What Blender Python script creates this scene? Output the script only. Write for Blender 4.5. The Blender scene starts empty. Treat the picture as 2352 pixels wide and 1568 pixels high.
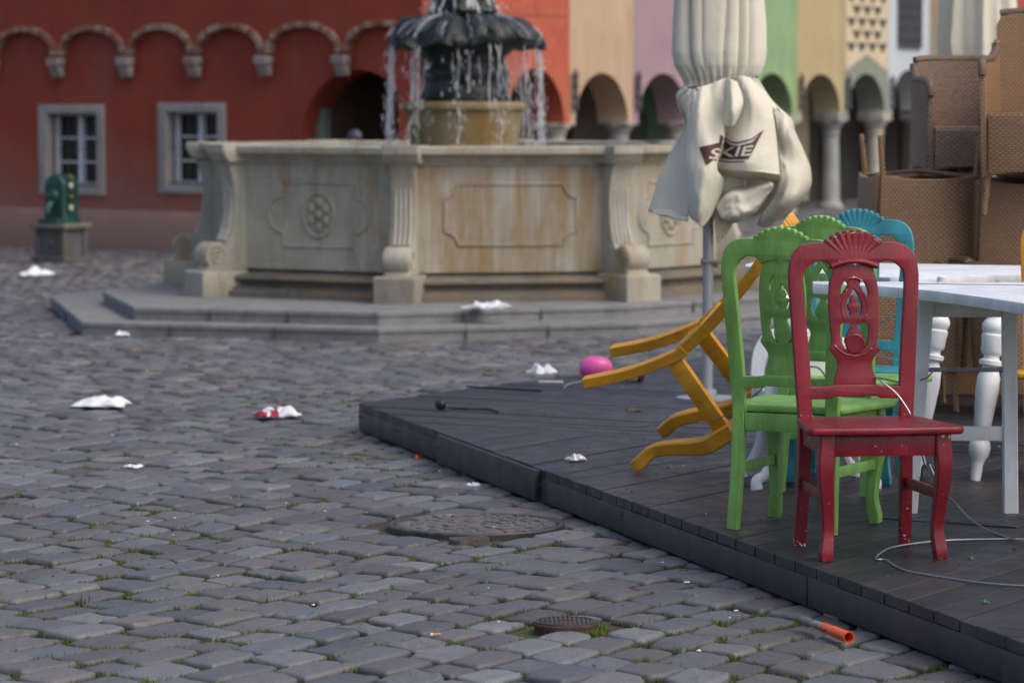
import bpy, bmesh, math, random
import numpy as np
from mathutils import Vector, Matrix, noise
from mathutils.bvhtree import BVHTree
from math import acos as acos_, sin, cos, pi, radians, atan2, hypot, sqrt
random.seed(7)
rnd = random.uniform
SC = bpy.context.scene
COL = SC.collection

# ------------------------------------------------------------------ camera geometry
FPX = 8000.0; CAMZ = 1.67; PITCH = math.atan(554/8000)
CAM = Vector((0, 0, CAMZ))
FW = Vector((0, cos(PITCH), -sin(PITCH))); UP = Vector((0, sin(PITCH), cos(PITCH)))
def ray(u, v):
    return FW + Vector((1, 0, 0))*((u-1176)/FPX) + UP*((784-v)/FPX)
def at(u, v, z=0.0):
    d = ray(u, v); return CAM + d*((z-CAMZ)/d.z)
def cp(u, v, Y):
    d = ray(u, v); return CAM + d*(Y/d.y)
DECK = 0.145

# ------------------------------------------------------------------ node helpers
def newmat(name):
    m = bpy.data.materials.new(name); m.use_nodes = True
    nt = m.node_tree; b = nt.nodes['Principled BSDF']
    return m, nt, b
def N(nt, t, **kw):
    n = nt.nodes.new(t)
    for k, v in kw.items():
        if k in n.inputs.keys(): n.inputs[k].default_value = v
        else: setattr(n, k, v)
    return n
def LK(nt, a, b): nt.links.new(a, b)
def coords(nt, scale=(1, 1, 1), kind='Object'):
    tc = N(nt, 'ShaderNodeTexCoord'); mp = N(nt, 'ShaderNodeMapping'); mp.inputs['Scale'].default_value = scale
    LK(nt, tc.outputs[kind], mp.inputs['Vector']); return mp.outputs['Vector']
def noise_n(nt, vec, scale, detail=4, rough=.55):
    n = N(nt, 'ShaderNodeTexNoise', Scale=scale, Detail=detail, Roughness=rough); LK(nt, vec, n.inputs['Vector']); return n.outputs['Fac']
def ramp(nt, fac, p0, p1, c0=(0, 0, 0, 1), c1=(1, 1, 1, 1)):
    r = N(nt, 'ShaderNodeValToRGB'); e = r.color_ramp.elements
    e[0].position = p0; e[1].position = p1; e[0].color = c0; e[1].color = c1
    LK(nt, fac, r.inputs['Fac']); return r.outputs['Color']
def mix(nt, fac, a, b, mode='MIX'):
    m = N(nt, 'ShaderNodeMix', data_type='RGBA', blend_type=mode)
    if hasattr(fac, 'links'): LK(nt, fac, m.inputs[0])
    else: m.inputs[0].default_value = fac
    for s, i in ((a, 6), (b, 7)):
        if hasattr(s, 'links'): LK(nt, s, m.inputs[i])
        else: m.inputs[i].default_value = (*s, 1)
    return m.outputs[2]
def bump(nt, b, h, strength=.3, dist=.01):
    bn = N(nt, 'ShaderNodeBump', Strength=strength, Distance=dist); LK(nt, h, bn.inputs['Height']); LK(nt, bn.outputs['Normal'], b.inputs['Normal'])
MATS = {}
def simple(name, c1, c2=None, scale=6, rough=.6, bmp=.2, bscale=60, metal=0, stretch=(1, 1, 1), dist=.004, spec=.5, lo=.35, hi=.65):
    if name in MATS: return MATS[name]
    m, nt, b = newmat(name); v = coords(nt, stretch)
    c2 = c2 or tuple(x*.8 for x in c1)
    col = mix(nt, ramp(nt, noise_n(nt, v, scale, 5, .6), lo, hi), c1, c2)
    LK(nt, col, b.inputs['Base Color']); b.inputs['Roughness'].default_value = rough; b.inputs['Metallic'].default_value = metal
    b.inputs['Specular IOR Level'].default_value = spec
    if bmp: bump(nt, b, noise_n(nt, v, bscale, 4, .6), bmp, dist)
    MATS[name] = m; return m
def paint(name, c, chip=(.75, .72, .68), amount=.70, rough=.42, var=1.0):
    """brushed household paint on wood, knocked off here and there, mostly on the arrises"""
    m, nt, b = newmat(name); v = coords(nt)
    dark = tuple(x*(1-.38*var) for x in c); light = tuple(min(1, x*1.28) for x in c)
    col = mix(nt, ramp(nt, noise_n(nt, coords(nt, (1, 1, .35)), 9, 6, .65), .3, .7), dark, light)
    geo = N(nt, 'ShaderNodeNewGeometry')
    edge = ramp(nt, geo.outputs['Pointiness'], .53, .60)
    spots = noise_n(nt, v, 75, 5, .7)
    add = N(nt, 'ShaderNodeMath', operation='MULTIPLY_ADD'); LK(nt, edge, add.inputs[0]); add.inputs[1].default_value = .20; LK(nt, spots, add.inputs[2])
    patch = noise_n(nt, v, 7, 2)
    add2 = N(nt, 'ShaderNodeMath', operation='MULTIPLY_ADD'); LK(nt, patch, add2.inputs[0]); add2.inputs[1].default_value = .22; LK(nt, add.outputs[0], add2.inputs[2])
    mask = ramp(nt, add2.outputs[0], amount+.12, amount+.135)
    col = mix(nt, mask, col, chip)
    grime = ramp(nt, noise_n(nt, coords(nt, (1, 1, .35)), 22, 6, .7), .55, .85)
    col = mix(nt, grime, col, tuple(x*(1-.45*var) for x in c))
    LK(nt, col, b.inputs['Base Color'])
    r = ramp(nt, noise_n(nt, v, 30, 4), .3, .7, (rough-.08,)*3+(1,), (rough+.16,)*3+(1,)); LK(nt, r, b.inputs['Roughness'])
    bump(nt, b, noise_n(nt, coords(nt, (1, 1, .15)), 110, 5), .35, .003)
    return m

# ------------------------------------------------------------------ mesh builder
def smooth(me, ang=35):
    me.polygons.foreach_set('use_smooth', [True]*len(me.polygons))
    me.set_sharp_from_angle(angle=radians(ang))
class MB:
    def __init__(s): s.v = []; s.f = []; s.m = []; s.mi = 0
    def add(s, vs, fs, M=None, fn=None):
        o = len(s.v)
        for p in vs:
            p = Vector(p)
            if M is not None: p = M @ p
            if fn: p = Vector(fn(p))
            s.v.append(tuple(p))
        for f in fs: s.f.append(tuple(o+i for i in f)); s.m.append(s.mi)
        return s
    def box(s, c, d, M=None, rz=0, bev=0, taper=1.0):
        x, y, z = d[0]/2, d[1]/2, d[2]/2
        T = Matrix.Translation(c) @ Matrix.Rotation(rz, 4, 'Z')
        if M is not None: T = M @ T
        if bev <= 0:
            vs = [(a*x*(taper if e > 0 else 1), b*y*(taper if e > 0 else 1), e*z) for e in (-1, 1) for b in (-1, 1) for a in (-1, 1)]
            fs = [(0, 2, 3, 1), (4, 5, 7, 6), (0, 1, 5, 4), (2, 6, 7, 3), (0, 4, 6, 2), (1, 3, 7, 5)]
            return s.add(vs, fs, T)
        bm = bmesh.new(); bmesh.ops.create_cube(bm, size=1)
        for w in bm.verts: w.co = Vector((w.co.x*2*x*(taper if w.co.z > 0 else 1), w.co.y*2*y*(taper if w.co.z > 0 else 1), w.co.z*2*z))
        bmesh.ops.bevel(bm, geom=bm.edges[:], offset=bev, segments=2, affect='EDGES', profile=.6)
        bm.verts.index_update()
        vs = [w.co.copy() for w in bm.verts]; fs = [[w.index for w in f.verts] for f in bm.faces]; bm.free()
        return s.add(vs, fs, T)
    def sweep(s, pts, sec, up=(0, 0, 1), M=None, cap=True, closed=False):
        """sec(i,t)->list of (a,b) offsets in the section frame"""
        pts = [Vector(p) for p in pts]; n = len(pts); rings = []; upv = Vector(up); prev = None
        for i, p in enumerate(pts):
            a = pts[(i-1) % n] if (i > 0 or closed) else p; b_ = pts[(i+1) % n] if (i < n-1 or closed) else p
            t = (b_-a).normalized()
            if prev is None:
                x = t.cross(upv)
                if x.length < .05: x = t.cross(Vector((1, 0, 0)))
            else:
                x = prev - t*prev.dot(t)
            x.normalize(); prev = x; y = x.cross(t).normalized()
            rings.append([p+x*q[0]+y*q[1] for q in sec(i, i/max(1, n-1))])
        k = len(rings[0]); vs = [q for r in rings for q in r]; fs = []
        for i in range(n if closed else n-1):
            for j in range(k):
                fs.append((i*k+j, i*k+(j+1) % k, ((i+1) % n)*k+(j+1) % k, ((i+1) % n)*k+j))
        if cap and not closed:
            fs.append(tuple(range(k))[::-1]); fs.append(tuple((n-1)*k+j for j in range(k)))
        return s.add(vs, fs, M)
    def tube(s, pts, r, k=8, M=None, cap=True, closed=False):
        rr = r if callable(r) else (lambda t: r)
        return s.sweep(pts, lambda i, t: [(rr(t)*cos(2*pi*j/k), rr(t)*sin(2*pi*j/k)) for j in range(k)], M=M, cap=cap, closed=closed)
    def lathe(s, prof, k=32, M=None, fn=None, cap=True, ph=0):
        vs = []; fs = []; n = len(prof)
        for (r, z) in prof:
            for j in range(k): vs.append((r*cos(2*pi*j/k+ph), r*sin(2*pi*j/k+ph), z))
        for i in range(n-1):
            for j in range(k): fs.append((i*k+j, i*k+(j+1) % k, (i+1)*k+(j+1) % k, (i+1)*k+j))
        if cap:
            fs.append(tuple(range(k))[::-1]); fs.append(tuple((n-1)*k+j for j in range(k)))
        return s.add(vs, fs, M, fn)
    def prism(s, poly, z0, z1, M=None):
        n = len(poly); vs = [(p[0], p[1], z0) for p in poly]+[(p[0], p[1], z1) for p in poly]
        fs = [tuple(range(n))[::-1], tuple(range(n, 2*n))]+[(i, (i+1) % n, n+(i+1) % n, n+i) for i in range(n)]
        return s.add(vs, fs, M)
    def ball(s, c, r, k=12, sc=(1, 1, 1), M=None):
        prof = [(max(1e-4, r*sin(pi*i/k)), -r*cos(pi*i/k)) for i in range(k+1)]
        T = Matrix.Translation(c) @ Matrix.Diagonal((*sc, 1))
        if M is not None: T = M @ T
        return s.lathe(prof, k*2, T, cap=False)
    def grid(s, P, M=None, thick=0):
        """P[i][j] points"""
        n, m = len(P), len(P[0]); vs = [q for r in P for q in r]
        fs = [(i*m+j, i*m+j+1, (i+1)*m+j+1, (i+1)*m+j) for i in range(n-1) for j in range(m-1)]
        return s.add(vs, fs, M)
    def build(s, name, mat, parent=None, ang=35, sm=True, merge=False):
        me = bpy.data.meshes.new(name); me.from_pydata(s.v, [], s.f)
        mats = mat if isinstance(mat, (list, tuple)) else [mat]
        for q in mats: me.materials.append(q)
        if len(mats) > 1: me.polygons.foreach_set('material_index', s.m)
        bm = bmesh.new(); bm.from_mesh(me)
        if merge: bmesh.ops.remove_doubles(bm, verts=bm.verts[:], dist=1e-4)
        bmesh.ops.recalc_face_normals(bm, faces=bm.faces[:]); bm.to_mesh(me); bm.free()
        if sm: smooth(me, ang)
        me.update()
        o = bpy.data.objects.new(name, me); COL.objects.link(o)
        if parent: o.parent = parent
        return o
def tag(o, label=None, cat=None, group=None, kind=None):
    if label: o['label'] = label
    if cat: o['category'] = cat
    if group: o['group'] = group
    if kind: o['kind'] = kind
    return o
def empty(name, loc=(0, 0, 0), rz=0, label=None, cat=None, group=None):
    o = bpy.data.objects.new(name, None); o.empty_display_size = .1; COL.objects.link(o)
    o.location = loc; o.rotation_euler = (0, 0, rz); return tag(o, label, cat, group)
def copy_tree(o, parent=None):
    c = o.copy(); COL.objects.link(c); c.parent = parent
    for ch in list(o.children): copy_tree(ch, c)
    return c
def fill2d(polys, ext, bev=0, res=1):
    """filled 2-D outline (first poly outer, rest holes) extruded +-ext in z; returns verts, faces"""
    cu = bpy.data.curves.new('t', 'CURVE'); cu.dimensions = '2D'; cu.fill_mode = 'BOTH'
    cu.extrude = ext-bev if bev else ext; cu.bevel_depth = bev; cu.bevel_resolution = res; cu.offset = -bev
    for poly in polys:
        sp = cu.splines.new('POLY'); sp.points.add(len(poly)-1)
        for q, p in zip(sp.points, poly): q.co = (p[0], p[1], 0, 1)
        sp.use_cyclic_u = True
    ob = bpy.data.objects.new('t', cu); COL.objects.link(ob)
    dg = bpy.context.evaluated_depsgraph_get(); me = bpy.data.meshes.new_from_object(ob.evaluated_get(dg))
    bm = bmesh.new(); bm.from_mesh(me); bmesh.ops.remove_doubles(bm, verts=bm.verts[:], dist=2e-5); bm.verts.index_update()
    vs = [w.co.copy() for w in bm.verts]; fs = [[w.index for w in f.verts] for f in bm.faces]; bm.free()
    if bev:            # pull back the spikes a mitred offset can throw at sharp corners
        A = np.array([(p[0], p[1]) for poly in polys for p in poly])
        B = np.array([(p[0], p[1]) for poly in polys for p in list(poly[1:])+[poly[0]]])
        D = B-A; L2 = (D**2).sum(1)+1e-12
        for v_ in vs:
            q = np.array((v_.x, v_.y)); t = np.clip(((q-A)*D).sum(1)/L2, 0, 1); C_ = A+D*t[:, None]; dd = np.hypot(*(C_-q).T); i = int(dd.argmin())
            if dd[i] > bev*3.2: v_.x, v_.y = C_[i]
    bpy.data.objects.remove(ob); bpy.data.curves.remove(cu); bpy.data.meshes.remove(me)
    return vs, fs
def cr(pts, n=6, closed=False):
    """catmull-rom through pts"""
    P = [Vector(p) for p in pts]; m = len(P); out = []
    for i in range(m if closed else m-1):
        if closed: a, b, c, d = P[(i-1) % m], P[i], P[(i+1) % m], P[(i+2) % m]
        else: a, b, c, d = P[max(i-1, 0)], P[i], P[i+1], P[min(i+2, m-1)]
        for k in range(n):
            t = k/n; out.append(.5*((2*b)+(c-a)*t+(2*a-5*b+4*c-d)*t*t+(3*b-a-3*c+d)*t**3))
    if not closed: out.append(P[-1])
    return out
def v2(p): return Vector((p[0], p[1], 0))
def fbm(x, y, z=0.0): return noise.fractal(Vector((x, y, z)), 1.0, 2.0, 3)

# ------------------------------------------------------------------ render, camera, light
cam = bpy.data.cameras.new('camera'); camo = bpy.data.objects.new('camera', cam); COL.objects.link(camo)
camo.location = CAM; camo.rotation_euler = (pi/2-PITCH, 0, 0)
cam.sensor_width = 36; cam.lens = FPX/2352*36; cam.clip_start = .1; cam.clip_end = 1000
cam.dof.use_dof = True; cam.dof.focus_distance = 12.3; cam.dof.aperture_fstop = 4.3
SC.camera = camo
SC.render.resolution_x = 1024; SC.render.resolution_y = 682
w = bpy.data.worlds.new("World"); SC.world = w; w.use_nodes = True
wn = w.node_tree; bg = wn.nodes['Background']; sky = wn.nodes.new('ShaderNodeTexSky'); sky.sky_type = 'NISHITA'; sky.sun_disc = False
SUN_EL, SUN_AZ = radians(51), radians(122)       # azimuth measured from +Y towards +X
sky.sun_elevation = SUN_EL; sky.sun_rotation = SUN_AZ; sky.air_density = 0.8; sky.dust_density = 4.2; sky.ozone_density = 0.5
wn.links.new(sky.outputs['Color'], bg.inputs['Color']); bg.inputs['Strength'].default_value = .142
sl = bpy.data.lights.new('sun', 'SUN'); sl.energy = .62; sl.angle = radians(60); sl.color = (1, .95, .86)
so = bpy.data.objects.new('sun', sl); COL.objects.link(so)
sd = Vector((sin(SUN_AZ)*cos(SUN_EL), cos(SUN_AZ)*cos(SUN_EL), sin(SUN_EL)))
so.rotation_euler = sd.to_track_quat('Z', 'Y').to_euler(); so.location = (0, 0, 30)
SC.view_settings.view_transform = 'Standard'; SC.view_settings.look = 'None'; SC.view_settings.exposure = 0.55; SC.view_settings.gamma = 1
SC.cycles.use_denoising = True; SC.cycles.max_bounces = 8

# ------------------------------------------------------------------ materials
def cobble_mat():
    m, nt, b = newmat('granite_setts'); v = coords(nt)
    at_ = N(nt, 'ShaderNodeAttribute', attribute_name='tone'); 
    fine = noise_n(nt, v, 190, 4, .75); mid = noise_n(nt, v, 38, 5, .65); big = noise_n(nt, v, 1.3, 3)
    c = mix(nt, ramp(nt, mid, .32, .68), at_.outputs['Color'], (.5, .5, .5), 'OVERLAY')
    c = mix(nt, ramp(nt, fine, .38, .44, (.62, .62, .62, 1), (1, 1, 1, 1)), (.05, .05, .05), c) if False else c
    sp = ramp(nt, fine, .32, .68, (.45, .45, .45, 1), (1.55, 1.55, 1.55, 1))
    c = mix(nt, 1.0, c, sp, 'MULTIPLY')
    hs = mix(nt, ramp(nt, noise_n(nt, v, 9, 4), .58, .75), c, (.055, .052, .05))
    c = mix(nt, .45, c, hs)
    c = mix(nt, ramp(nt, big, .35, .7, (0, 0, 0, 1), (.25, .25, .25, 1)), c, (.13, .125, .12))
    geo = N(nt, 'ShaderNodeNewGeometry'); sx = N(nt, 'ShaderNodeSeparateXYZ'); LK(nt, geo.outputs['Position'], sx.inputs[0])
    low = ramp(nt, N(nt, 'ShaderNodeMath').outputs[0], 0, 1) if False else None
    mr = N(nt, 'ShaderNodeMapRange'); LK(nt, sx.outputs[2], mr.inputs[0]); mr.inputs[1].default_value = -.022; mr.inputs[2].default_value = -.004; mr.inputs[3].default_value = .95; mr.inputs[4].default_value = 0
    c = mix(nt, mr.outputs[0], c, (.026, .023, .017))  # sett sides darkened towards the joints: shade painted into the stone colour
    LK(nt, c, b.inputs['Base Color'])
    LK(nt, ramp(nt, mid, .3, .7, (.40, .40, .40, 1), (.68, .68, .68, 1)), b.inputs['Roughness'])
    b1 = N(nt, 'ShaderNodeBump', Strength=.35, Distance=.004); LK(nt, mid, b1.inputs['Height'])
    b2 = N(nt, 'ShaderNodeBump', Strength=.45, Distance=.003); LK(nt, fine, b2.inputs['Height']); LK(nt, b1.outputs['Normal'], b2.inputs['Normal'])
    LK(nt, b2.outputs['Normal'], b.inputs['Normal']); return m
def soil_mat():
    m, nt, b = newmat('joint_soil'); v = coords(nt)
    c = mix(nt, noise_n(nt, v, 90, 5), (.035, .028, .02), (.075, .062, .045))
    g = mix(nt, noise_n(nt, v, 160, 4), (.035, .06, .012), (.09, .12, .03))
    c = mix(nt, ramp(nt, noise_n(nt, v, 2.2, 5, .7), .47, .6), c, g)
    # farther out the square is paved with the same setts: grey cells with dark joints
    vo = N(nt, 'ShaderNodeTexVoronoi', feature='DISTANCE_TO_EDGE', Scale=4.6); LK(nt, v, vo.inputs['Vector'])
    vc = N(nt, 'ShaderNodeTexVoronoi', Scale=4.6); LK(nt, v, vc.inputs['Vector'])
    pc = mix(nt, ramp(nt, noise_n(nt, vc.outputs['Position'], 9, 1), .35, .65), (.085, .088, .10), (.13, .125, .13)); pc = mix(nt, ramp(nt, vo.outputs['Distance'], .03, .09), (.03, .028, .022), pc)
    sx = N(nt, 'ShaderNodeSeparateXYZ'); LK(nt, v, sx.inputs[0]); ab = N(nt, 'ShaderNodeMath', operation='ABSOLUTE'); LK(nt, sx.outputs[0], ab.inputs[0])
    lim = N(nt, 'ShaderNodeMath', operation='MULTIPLY_ADD'); LK(nt, sx.outputs[1], lim.inputs[0]); lim.inputs[1].default_value = .155; lim.inputs[2].default_value = 1.5
    gt = N(nt, 'ShaderNodeMath', operation='GREATER_THAN'); LK(nt, ab.outputs[0], gt.inputs[0]); LK(nt, lim.outputs[0], gt.inputs[1])
    far = N(nt, 'ShaderNodeMath', operation='GREATER_THAN'); LK(nt, sx.outputs[1], far.inputs[0]); far.inputs[1].default_value = 43.5
    mx_ = N(nt, 'ShaderNodeMath', operation='MAXIMUM'); LK(nt, gt.outputs[0], mx_.inputs[0]); LK(nt, far.outputs[0], mx_.inputs[1])
    c = mix(nt, mx_.outputs[0], c, pc)
    LK(nt, c, b.inputs['Base Color']); b.inputs['Roughness'].default_value = .9
    bump(nt, b, noise_n(nt, v, 200, 4), .8, .01); return m
def stone_mat(name, c1, c2, stain=None, stain_amt=.5, rough=.75, sc=3.0, sstr=(1, 1, .22)):
    m, nt, b = newmat(name); v = coords(nt); vs = coords(nt, sstr)
    c = mix(nt, ramp(nt, noise_n(nt, v, sc, 6, .65), .3, .7), c1, c2)
    c = mix(nt, ramp(nt, noise_n(nt, vs, 7, 5, .7), .52, .75, (0, 0, 0, 1), (.65, .65, .65, 1)), c, tuple(x*.5 for x in c2))
    if stain:
        c = mix(nt, ramp(nt, noise_n(nt, vs, 3.1, 6, .7), .62-stain_amt*.25, .80-stain_amt*.25), c, stain)
    sp = ramp(nt, noise_n(nt, v, 70, 3, .7), .3, .7, (.8, .8, .8, 1), (1.15, 1.15, 1.15, 1)); c = mix(nt, 1.0, c, sp, 'MULTIPLY')
    LK(nt, c, b.inputs['Base Color']); b.inputs['Roughness'].default_value = rough
    bump(nt, b, noise_n(nt, v, 40, 5, .7), .35, .008); return m
def stained_panel():
    """stone face with the long rust-brown run-off stain below the rim"""
    m, nt, b = newmat('rust_stained_stone'); v = coords(nt); vs = coords(nt, (1, 1, .10)); vw = coords(nt, (1, 1, .5))
    c = mix(nt, ramp(nt, noise_n(nt, v, 3, 6, .65), .3, .7), (.37, .35, .295), (.27, .255, .21))
    streak = noise_n(nt, vs, 9, 5, .7); patch = noise_n(nt, vw, 2.3, 4, .6)
    a = N(nt, 'ShaderNodeMath', operation='MULTIPLY_ADD'); LK(nt, streak, a.inputs[0]); a.inputs[1].default_value = .75; LK(nt, patch, a.inputs[2])
    c = mix(nt, ramp(nt, a.outputs[0], .72, .98, (0, 0, 0, 1), (.85, .85, .85, 1)), c, (.23, .145, .05))
    c = mix(nt, ramp(nt, noise_n(nt, vs, 14, 4, .7), .55, .72, (0, 0, 0, 1), (.5, .5, .5, 1)), c, (.44, .42, .37))
    LK(nt, c, b.inputs['Base Color']); b.inputs['Roughness'].default_value = .75
    bump(nt, b, noise_n(nt, v, 40, 5, .7), .35, .008); return m
def plaster(name, c1, c2, c3=None, sc=1.0, low=None, lowz=1.1):
    m, nt, b = newmat(name); v = coords(nt, kind='Object')
    c = mix(nt, ramp(nt, noise_n(nt, v, sc, 5, .6), .35, .65), c1, c2)
    if c3: c = mix(nt, ramp(nt, noise_n(nt, coords(nt, (1, 1, .6)), sc*2.1, 6, .7), .52, .74, (0, 0, 0, 1), (.8, .8, .8, 1)), c, c3)
    c = mix(nt, ramp(nt, noise_n(nt, coords(nt, (1, 1, .12)), 4.5, 6, .7), .52, .8, (0, 0, 0, 1), (.5, .5, .5, 1)), c, tuple(x*.5 for x in c2))
    if low:
        geo = N(nt, 'ShaderNodeNewGeometry'); sx = N(nt, 'ShaderNodeSeparateXYZ'); LK(nt, geo.outputs['Position'], sx.inputs[0])
        nz = noise_n(nt, v, 2.2, 6, .7)
        a = N(nt, 'ShaderNodeMath', operation='MULTIPLY_ADD'); LK(nt, nz, a.inputs[0]); a.inputs[1].default_value = -1.6; LK(nt, sx.outputs[2], a.inputs[2])
        mk = ramp(nt, a.outputs[0], 0, 1)
        mr = N(nt, 'ShaderNodeMapRange'); LK(nt, a.outputs[0], mr.inputs[0]); mr.inputs[1].default_value = -.45; mr.inputs[2].default_value = lowz-.75; mr.inputs[3].default_value = .85; mr.inputs[4].default_value = 0
        c = mix(nt, mr.outputs[0], c, low)
    LK(nt, c, b.inputs['Base Color']); b.inputs['Roughness'].default_value = .85
    bump(nt, b, noise_n(nt, v, 25, 5, .7), .3, .01); return m
def deck_mat():
    m, nt, b = newmat('black_stained_wood'); v = coords(nt); at_ = N(nt, 'ShaderNodeAttribute', attribute_name='tone')
    c = mix(nt, ramp(nt, noise_n(nt, v, 5, 6, .7), .35, .7), (.015, .014, .0165), (.034, .031, .034))
    sc = noise_n(nt, coords(nt, (1, 1, 1)), 34, 6, .75)
    c = mix(nt, ramp(nt, sc, .60, .74, (0, 0, 0, 1), (.4, .4, .4, 1)), c, (.085, .07, .058))
    c = mix(nt, 1.0, c, at_.outputs['Color'], 'MULTIPLY')
    c = mix(nt, ramp(nt, noise_n(nt, v, 210, 3, .6), .72, .76, (0, 0, 0, 1), (.6, .6, .6, 1)), c, (.25, .24, .22))
    LK(nt, c, b.inputs['Base Color'])
    LK(nt, ramp(nt, noise_n(nt, v, 7, 5), .3, .7, (.36, .36, .36, 1), (.6, .6, .6, 1)), b.inputs['Roughness'])
    bump(nt, b, noise_n(nt, v, 80, 5, .7), .35, .003); return m
def wicker_mat(name, c1, c2):
    m, nt, b = newmat(name); tc = N(nt, 'ShaderNodeTexCoord'); sx = N(nt, 'ShaderNodeSeparateXYZ'); LK(nt, tc.outputs['Object'], sx.inputs[0])
    ad = N(nt, 'ShaderNodeMath', operation='ADD'); LK(nt, sx.outputs[0], ad.inputs[0]); LK(nt, sx.outputs[1], ad.inputs[1])
    cb = N(nt, 'ShaderNodeCombineXYZ'); LK(nt, ad.outputs[0], cb.inputs[0]); LK(nt, sx.outputs[2], cb.inputs[1])
    br = N(nt, 'ShaderNodeTexBrick'); LK(nt, cb.outputs[0], br.inputs['Vector']); br.inputs['Scale'].default_value = 1
    br.inputs['Brick Width'].default_value = .027; br.inputs['Row Height'].default_value = .0125; br.inputs['Mortar Size'].default_value = .0034; br.inputs['Mortar Smooth'].default_value = .6
    br.inputs['Color1'].default_value = (*c1, 1); br.inputs['Color2'].default_value = (*c2, 1); br.inputs['Mortar'].default_value = (*[x*.13 for x in c2], 1); br.inputs['Bias'].default_value = -.1
    c = mix(nt, noise_n(nt, tc.outputs['Object'], 6, 3), br.outputs['Color'], tuple(x*.75 for x in c1)); c = mix(nt, .7, c, br.outputs['Color'])
    LK(nt, c, b.inputs['Base Color']); b.inputs['Roughness'].default_value = .45
    iv = N(nt, 'ShaderNodeMath', operation='SUBTRACT'); iv.inputs[0].default_value = 1; LK(nt, br.outputs['Fac'], iv.inputs[1])
    bump(nt, b, iv.outputs[0], .8, .004); return m
def water_mat(name, c=(.75, .8, .85), tr=.75, rough=.12):
    m, nt, b = newmat(name); b.inputs['Base Color'].default_value = (*c, 1); b.inputs['Transmission Weight'].default_value = tr
    b.inputs['Roughness'].default_value = rough; b.inputs['IOR'].default_value = 1.33; return m
def cloth_mat():
    m, nt, b = newmat('cream_canvas'); v = coords(nt)
    c = mix(nt, ramp(nt, noise_n(nt, v, 2.4, 5), .35, .7), (.88, .85, .73), (.79, .75, .61))
    LK(nt, c, b.inputs['Base Color']); b.inputs['Roughness'].default_value = .8
    b.inputs['Sheen Weight'].default_value = .15
    bump(nt, b, noise_n(nt, v, 14, 4), .25, .01)
    bump(nt, b, noise_n(nt, coords(nt, (1, 1, .5)), 22, 5, .7), .55, .012)
    tr = N(nt, 'ShaderNodeBsdfTranslucent'); tr.inputs[0].default_value = (.75, .68, .46, 1)
    mx = N(nt, 'ShaderNodeMixShader'); mx.inputs[0].default_value = .28; out = nt.nodes['Material Output']
    LK(nt, b.outputs[0], mx.inputs[1]); LK(nt, tr.outputs[0], mx.inputs[2]); LK(nt, mx.outputs[0], out.inputs[0]); return m
M_cob = cobble_mat(); M_soil = soil_mat(); M_deck = deck_mat(); M_cloth = cloth_mat()
M_stone = stone_mat('pale_sandstone', (.40, .375, .30), (.29, .27, .215), (.28, .19, .09), .42)
M_stonestain = stained_panel()
M_plinth = stone_mat('dark_plinth_stone', (.20, .18, .145), (.09, .085, .07), (.18, .125, .075), .6)
M_step = stone_mat('grey_granite_step', (.22, .225, .225), (.16, .162, .162), None, sc=8, sstr=(1, 1, 1))
M_drum = stone_mat('yellow_stained_stone', (.30, .245, .135), (.20, .155, .075), (.20, .12, .03), .7)
M_bronze = simple('wet_bronze', (.005, .007, .009), (.014, .022, .021), 9, .36, .8, 22, .0, dist=.03)
M_fall = water_mat('falling_water', (.92, .94, .97), .5, .18)
M_basin = simple('basin_water', (.03, .04, .05), (.05, .06, .07), 3, .08, .4, 9, 0, dist=.03)
M_blackmetal = simple('cast_iron', (.06, .058, .062), (.11, .10, .10), 20, .45, .4, 120, .6)
M_rust = simple('rusty_iron', (.10, .05, .03), (.05, .03, .025), 25, .8, .5, 120, .2)
M_steel = simple('steel_cable_wire', (.42, .43, .45), (.3, .31, .33), 60, .35, .5, 700, .8, dist=.001)
M_polegrey = simple('grey_painted_pole', (.42, .43, .45), (.33, .34, .36), 5, .35, .1, 60, .3)
M_white = paint('white_paint', (.66, .69, .72), chip=(.3, .28, .26), amount=.87, var=.3)
M_paper = simple('white_paper', (.74, .76, .80), (.62, .64, .68), 30, .7, .3, 40)
M_darkglass = simple('dark_interior', (.012, .013, .014), (.02, .02, .02), 3, .15, 0)
M_cream = simple('cream_paint', (.62, .6, .55), (.5, .48, .43), 5, .6, .1)

# ------------------------------------------------------------------ ground and cobbles
deckA = at(825, 925, DECK); e1 = Vector((.2735, -.9619, 0)); e2 = Vector((.518, .855, 0)).normalized()
deck_poly = [deckA, deckA+e1*9.2, deckA+e1*9.2+Vector((4.6, .6, 0)), deckA+e2*4.35+Vector((5.6, -1.2, 0)), deckA+e2*4.35+Vector((3.4, 1.2, 0)), deckA+e2*4.35]
deck_poly = [(p.x, p.y) for p in deck_poly]
def inpoly(x, y, P):
    c = False; n = len(P)
    for i in range(n):
        (x1, y1), (x2, y2) = P[i], P[i-1]
        if (y1 > y) != (y2 > y) and x < (x2-x1)*(y-y1)/(y2-y1)+x1: c = not c
    return c
def polydist(x, y, P):
    best = 1e9; n = len(P)
    for i in range(n):
        (x1, y1), (x2, y2) = P[i], P[(i+1) % n]; dx, dy = x2-x1, y2-y1; t = max(0, min(1, ((x-x1)*dx+(y-y1)*dy)/(dx*dx+dy*dy)))
        best = min(best, hypot(x-x1-t*dx, y-y1-t*dy))
    return best
FC = Vector((-.38, 27.65, 0))          # fountain centre
step1 = [at(118, 706, 0), at(190, 769, 0), at(870, 785, 0), at(1466, 770, 0), at(1830, 742, 0)]
step1 = [(p.x, p.y) for p in step1]+[(2.95, 28.6), (1.9, 30.9), (-.6, 31.5), (-2.9, 30.4)]
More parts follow.
